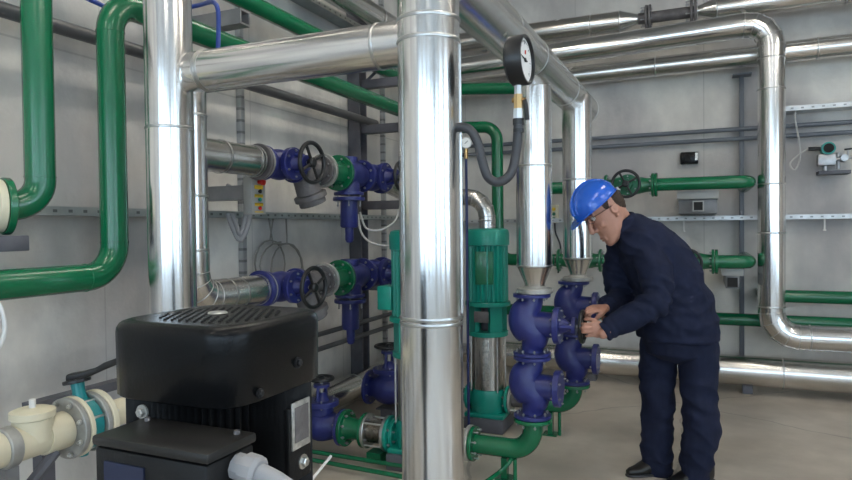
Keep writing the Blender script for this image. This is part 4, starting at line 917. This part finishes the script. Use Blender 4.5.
# near (left) hand: back of the hand to the camera, fingers wrapped over the near side of the rim
near_rim = WC+V((0, -.085, 0))
kn = near_rim+rt*.030-fw*.030+up*.002
wr_n = kn+rt*.078-up*.012-fw*.004
hand(bd, wr_n, kn, (-rt*1.0-up*.06+fw*.05), (-fw*1.0-rt*.12+up*.1), -up, (12, 62, 55), ((-rt*.8+up*.25+fw*.5).normalized(), (-rt*.6-up*.1+fw*.8).normalized()))
top_rim = WC+V((0, .035, .077))
kf = top_rim+rt*.028+up*.022-fw*.0
wr_f = kf+rt*.075+fw*.035+up*.0
hand(bd, wr_f, kf, (-rt*1.0-fw*.25-up*.05), (up*1.0-fw*.35+rt*.1), (fw*.8+up*.15), (18, 65, 55), ((-rt*.7-up*.6).normalized(), (-rt*.3-up*.8).normalized()))
limb(bd, [el_n, (el_n+wr_n)/2, wr_n], [.045, .04, .027]); limb(bd, [el_f, (el_f+wr_f)/2, wr_f], [.045, .04, .027])
hp_n, kn_n, an_n = pt(697, 345, D=3.68), pt(700, 408, D=3.66), pt(695, 468, D=3.69)
hp_f, kn_f, an_f = pt(660, 345, D=3.84), pt(657.5, 402, D=3.83), pt(657, 464, D=3.85)
limb(bd, [hp_n, kn_n, an_n], [.075, .05, .038]); limb(bd, [hp_f, kn_f, an_f], [.075, .05, .038])
body = remeshed('body', bd, M['skin'], man, .0042, None, 3)
# eyes and lips
for s in (-1, 1):
    b = MB(); b.ball(H(.0805, s*.031, .030), .0118*HS, seg=16, rings=10); e_ = part('eye', b, M['eye'], man)
    b = MB(); b.ball(H(.0895, s*.032, .0275), .0050*HS, seg=12, rings=8); part('iris', b, M['iris'], e_)
    b = MB(); b.tube([H(.098, s*.012, .050), H(.097, s*.03, .055), H(.080, s*.054, .05)], .0035*HS, 8); part('eyebrow', b, M['hair'], man)
b = MB(); b.tube([H(.0965, -.021, -.072), H(.1055, 0, -.0695), H(.0965, .021, -.072)], [.001, .0045, .001], 8); b.tube([H(.094, -.018, -.0835), H(.1035, 0, -.083), H(.094, .018, -.0835)], [.001, .005, .001], 8); part('lips', b, M['lip'], man)
# hair under the helmet rim
b = MB()
b.loft([(H(-.056, 0, z), hf*ux*HS, hl*wy*HS, 2.4) for z, ux, wy in ((-.045, .02, .03), (-.03, .034, .05), (-.01, .042, .066), (.015, .047, .0735), (.035, .0495, .0765), (.055, .049, .075), (.075, .04, .06))])
for s in (-1, 1):
    b.loft([(H(x, s*.0715, z), hf*w_*HS, hl*.0045*HS) for x, z, w_ in ((.012, .022, .006), (.010, .035, .016), (.006, .055, .022), (.0, .08, .026))])
b2_ = b; remeshed('hair', b2_, M['hair'], man, .004, lambda c: .0025*noise.noise(c*90), 2)
# hard hat
def helmet_ring(z, k, w=1.0): return (H(.012, 0, z), hf*.119*k*HS, hl*.099*k*w*HS, 2.15)
hb = MB(); zs = [.062]+[.066+.135*i/11 for i in range(12)]
sec = [helmet_ring(.060, 1.02)]
for i in range(13):
    u = i/12; z = .064+.116*u; k = (1-u**2.3)**.5; sec.append(helmet_ring(z, max(k, .05)))
hb.loft(sec); hat = part('hard_hat', hb, M['helmet'], man, sharp=60)
b = MB()
b.prism([(.095, -.098), (.125, -.085), (.155, -.062), (.176, -.03), (.181, 0), (.176, .03), (.155, .062), (.125, .085), (.095, .098), (.06, .07), (.06, -.07)], H(.013, 0, .066), hf*HS*.93, hl*HS*.93, hz*.004-hf*.0); 
for v in b.b.verts:
    r_ = (v.co-HO).dot(hf)/HS
    if r_ > .11: v.co -= hz*(r_-.11)*.22*HS
part('brim', b, M['helmet'], hat)
b = MB(); rim = [H(.012+.122*math.cos(2*PI*k/40), .102*math.sin(2*PI*k/40), .062) for k in range(41)]; b.tube(rim, .0042, 8); part('rim', b, M['helmet'], hat)
for yy, rr_ in ((0, .008), (.028, .0055), (-.028, .0055)):
    P = []
    for i in range(15):
        a = math.radians(12+156*i/14); k_ = math.sqrt(max(0, 1-(yy/.099)**2)); P.append(H(.012+.1185*k_*math.cos(a), yy, .064+.1145*k_*abs(math.sin(a))**.9))
    b = MB(); b.tube(P, rr_*HS, 8); part('ridge', b, M['helmet'], hat)
b = MB(); b.tube([H(-.100, .045, .045), H(-.112, .02, .04), H(-.112, -.02, .04), H(-.100, -.045, .045)], .008, 10, .03, 4); part('nape_strap', b, M['black'], hat)
b = MB(); b.box(H(-.118, 0, .05), (.012, .05, .03), HM, .004); part('ratchet', b, M['plate'], hat)
# safety glasses
b = MB()
for s in (-1, 1):
    P = [H(.100, s*.010, .040), H(.099, s*.035, .046), H(.088, s*.056, .042), H(.087, s*.056, .022), H(.096, s*.035, .012), H(.103, s*.013, .020)]
    b.tube(P+[P[0]], .0018, 6); b.tube([H(.088, s*.058, .038), H(.05, s*.074, .032), H(-.005, s*.081, .024)], .0022, 6)
b.tube([H(.100, -.012, .036), H(.106, 0, .036), H(.100, .012, .036)], .002, 6); part('glasses', b, M['black'], man)
# clothes
def folds(amp, sc1, limbs=()):
    def f(c):
        w_ = V((noise.noise(c*4), noise.noise(c*4+V((9, 2, 1))), noise.noise(c*4+V((3, 8, 5)))))*.06
        q_ = c+w_; d = amp*.6*noise.noise(c*sc1)
        d += amp*(1-2.2*abs(noise.noise(V((q_.dot(rt)*sc1*.9, q_.dot(fw)*sc1*.9, (q_.z+q_.dot(rt)*.5)*sc1*1.7)))))-amp*.45
        for p, R_, ax, fr, am in limbs:
            q = (c-p).length/R_
            if q < 1: d += am*(1-q*q)*math.sin(c.dot(ax)*fr+4*noise.noise(c*7))
        return d
    return f
jk = MB()
X2 = rt; 
def sec(px, py, D, fb, lat, tilt): # tilt: lean of the spine to the left, radians
    n_ = rt*math.cos(tilt)+up*math.sin(tilt); return (pt(px, py, D=D), n_*fb, (fw*1.0)*lat, 2.35)
jk.loft([sec(677.5, 338, 3.745, .218, .21, 0), sec(677.5, 330, 3.745, .222, .215, 0), sec(677, 316, 3.745, .216, .215, .05), sec(674, 300, 3.745, .206, .21, .14), sec(666, 280, 3.74, .195, .21, .32), sec(657, 262, 3.74, .186, .215, .47), sec(646, 247, 3.73, .167, .215, .58), sec(637, 236, 3.72, .132, .18, .64), sec(629, 227, 3.71, .10, .12, .7), sec(625, 222, 3.71, .08, .085, .7)])
def sleeve(P, R):
    limb(jk, P, R)
cf_n = wr_n+(kn-wr_n)*.22; cf_f = wr_f+(kf-wr_f)*.15
sleeve([pt(647, 250, D=3.60), pt(656, 274, D=3.52), el_n], [.090, .092, .080]); limb(jk, [el_n, (el_n+cf_n)/2-up*.008], [.081, .072])
jk.tube([(el_n+cf_n)/2-up*.008, el_n+(cf_n-el_n)*.8, cf_n], [.073, .062, .050], 20)
sleeve([pt(623, 245, D=3.84), pt(617, 270, D=3.87), el_f], [.088, .088, .078]); limb(jk, [el_f, (el_f+cf_f)/2], [.079, .068])
jk.tube([(el_f+cf_f)/2, el_f+(cf_f-el_f)*.8, cf_f], [.069, .060, .048], 20)
jk.ball(pt(640, 243, D=3.64), .113); jk.ball(pt(629, 243, D=3.80), .108)
# collar standing round the neck
ca = (H(-.04, 0, -.03)-nk).normalized(); cx_, cy_, _ = basis(ca)
jk.lathe([(-.03, .10), (.02, .086), (.05, .082), (.052, .070), (.0, .068), (-.03, .07)], nk-ca*.012, ca, 32, True)
fa = (cf_n-el_n).normalized(); ua = (el_n-sh_n).normalized()
jacket = remeshed('coat', jk, M['navy'], man, .0075, folds(.0125, 6, ((el_n, .17, (fa+ua).normalized(), 110, .0075), (el_f, .15, S, 110, .006), (pt(684, 318, D=3.6), .25, S, 75, .006), (cf_n, .12, fa, 150, .004))), 3)
b = MB(); b.tube([cf_n-fa*.012, cf_n+fa*.004], .0515, 24); part('cuff', b, M['navy'], man)
b = MB(); b.ball(cf_n-fa*.05+up*.052-fw*.022, .006, seg=10, rings=6); part('cuff_button', b, M['plate'], man, 'pale cuff button')
tr = MB()
tr.loft([(pt(679, 322, D=3.745), rt*.19, fw*.19, 2.3), (pt(679, 338, D=3.745), rt*.20, fw*.185, 2.3), (pt(679.5, 352, D=3.75), rt*.19, fw*.17, 2.3), (pt(680, 360, D=3.75), rt*.12, fw*.11)])
limb(tr, [pt(697.5, 346, D=3.69), pt(699, 375, D=3.68), kn_n, pt(701, 432, D=3.66), pt(696, 462, D=3.69), pt(694, 479, D=3.69)], [.115, .105, .098, .103, .090, .080])
limb(tr, [pt(659, 346, D=3.83), pt(657, 375, D=3.84), kn_f, pt(657.5, 425, D=3.85), pt(656.5, 455, D=3.86), pt(658.5, 469, D=3.86)], [.112, .104, .097, .092, .092, .080])
remeshed('trousers', tr, M['navy2'], man, .0075, folds(.0105, 6, ((kn_n, .22, (S+rt*.6).normalized(), 42, .007), (kn_f, .22, (S-rt*.5).normalized(), 42, .007), (an_n, .2, (S-rt*.3).normalized(), 58, .009), (an_f, .2, (S+rt*.25).normalized(), 58, .009))), 3)
for toe, heel, D in (((637, 668), None, 3.83), ((678, 709), None, 3.67)):
    p0, p1 = pt(toe[0], 476, D=D), pt(toe[1], 476, D=D+.06); p0.z = p1.z = 0; d = (p1-p0).normalized(); sd = d.cross(S)
    b = MB(); L_ = .30; o = p1+d*.02-d*L_
    prof = [(0, .018, .02, .03), (.02, .03, .032, .038), (.07, .045, .038, .046), (.13, .052, .05, .075), (.18, .045, .06, .11), (.24, .04, .06, .13), (.285, .036, .055, .13), (.30, .024, .05, .12)]
    b.loft([(o+d*x+S*(.012+h/2), sd*w_, S*(h/2), 2.6) for x, w_, _, h in prof]); sh = part('shoe', b, M['shoe'], man)
    b = MB(); b.loft([(o+d*x+S*.009, sd*(w_+.004), S*.008, 4) for x, w_, _, h in [(-.006, .012, 0, 0)]+prof+[(.305, .02, 0, 0)]]); part('sole', b, M['rubber'], sh)
sc.view_settings.exposure = EXPO = 0.14
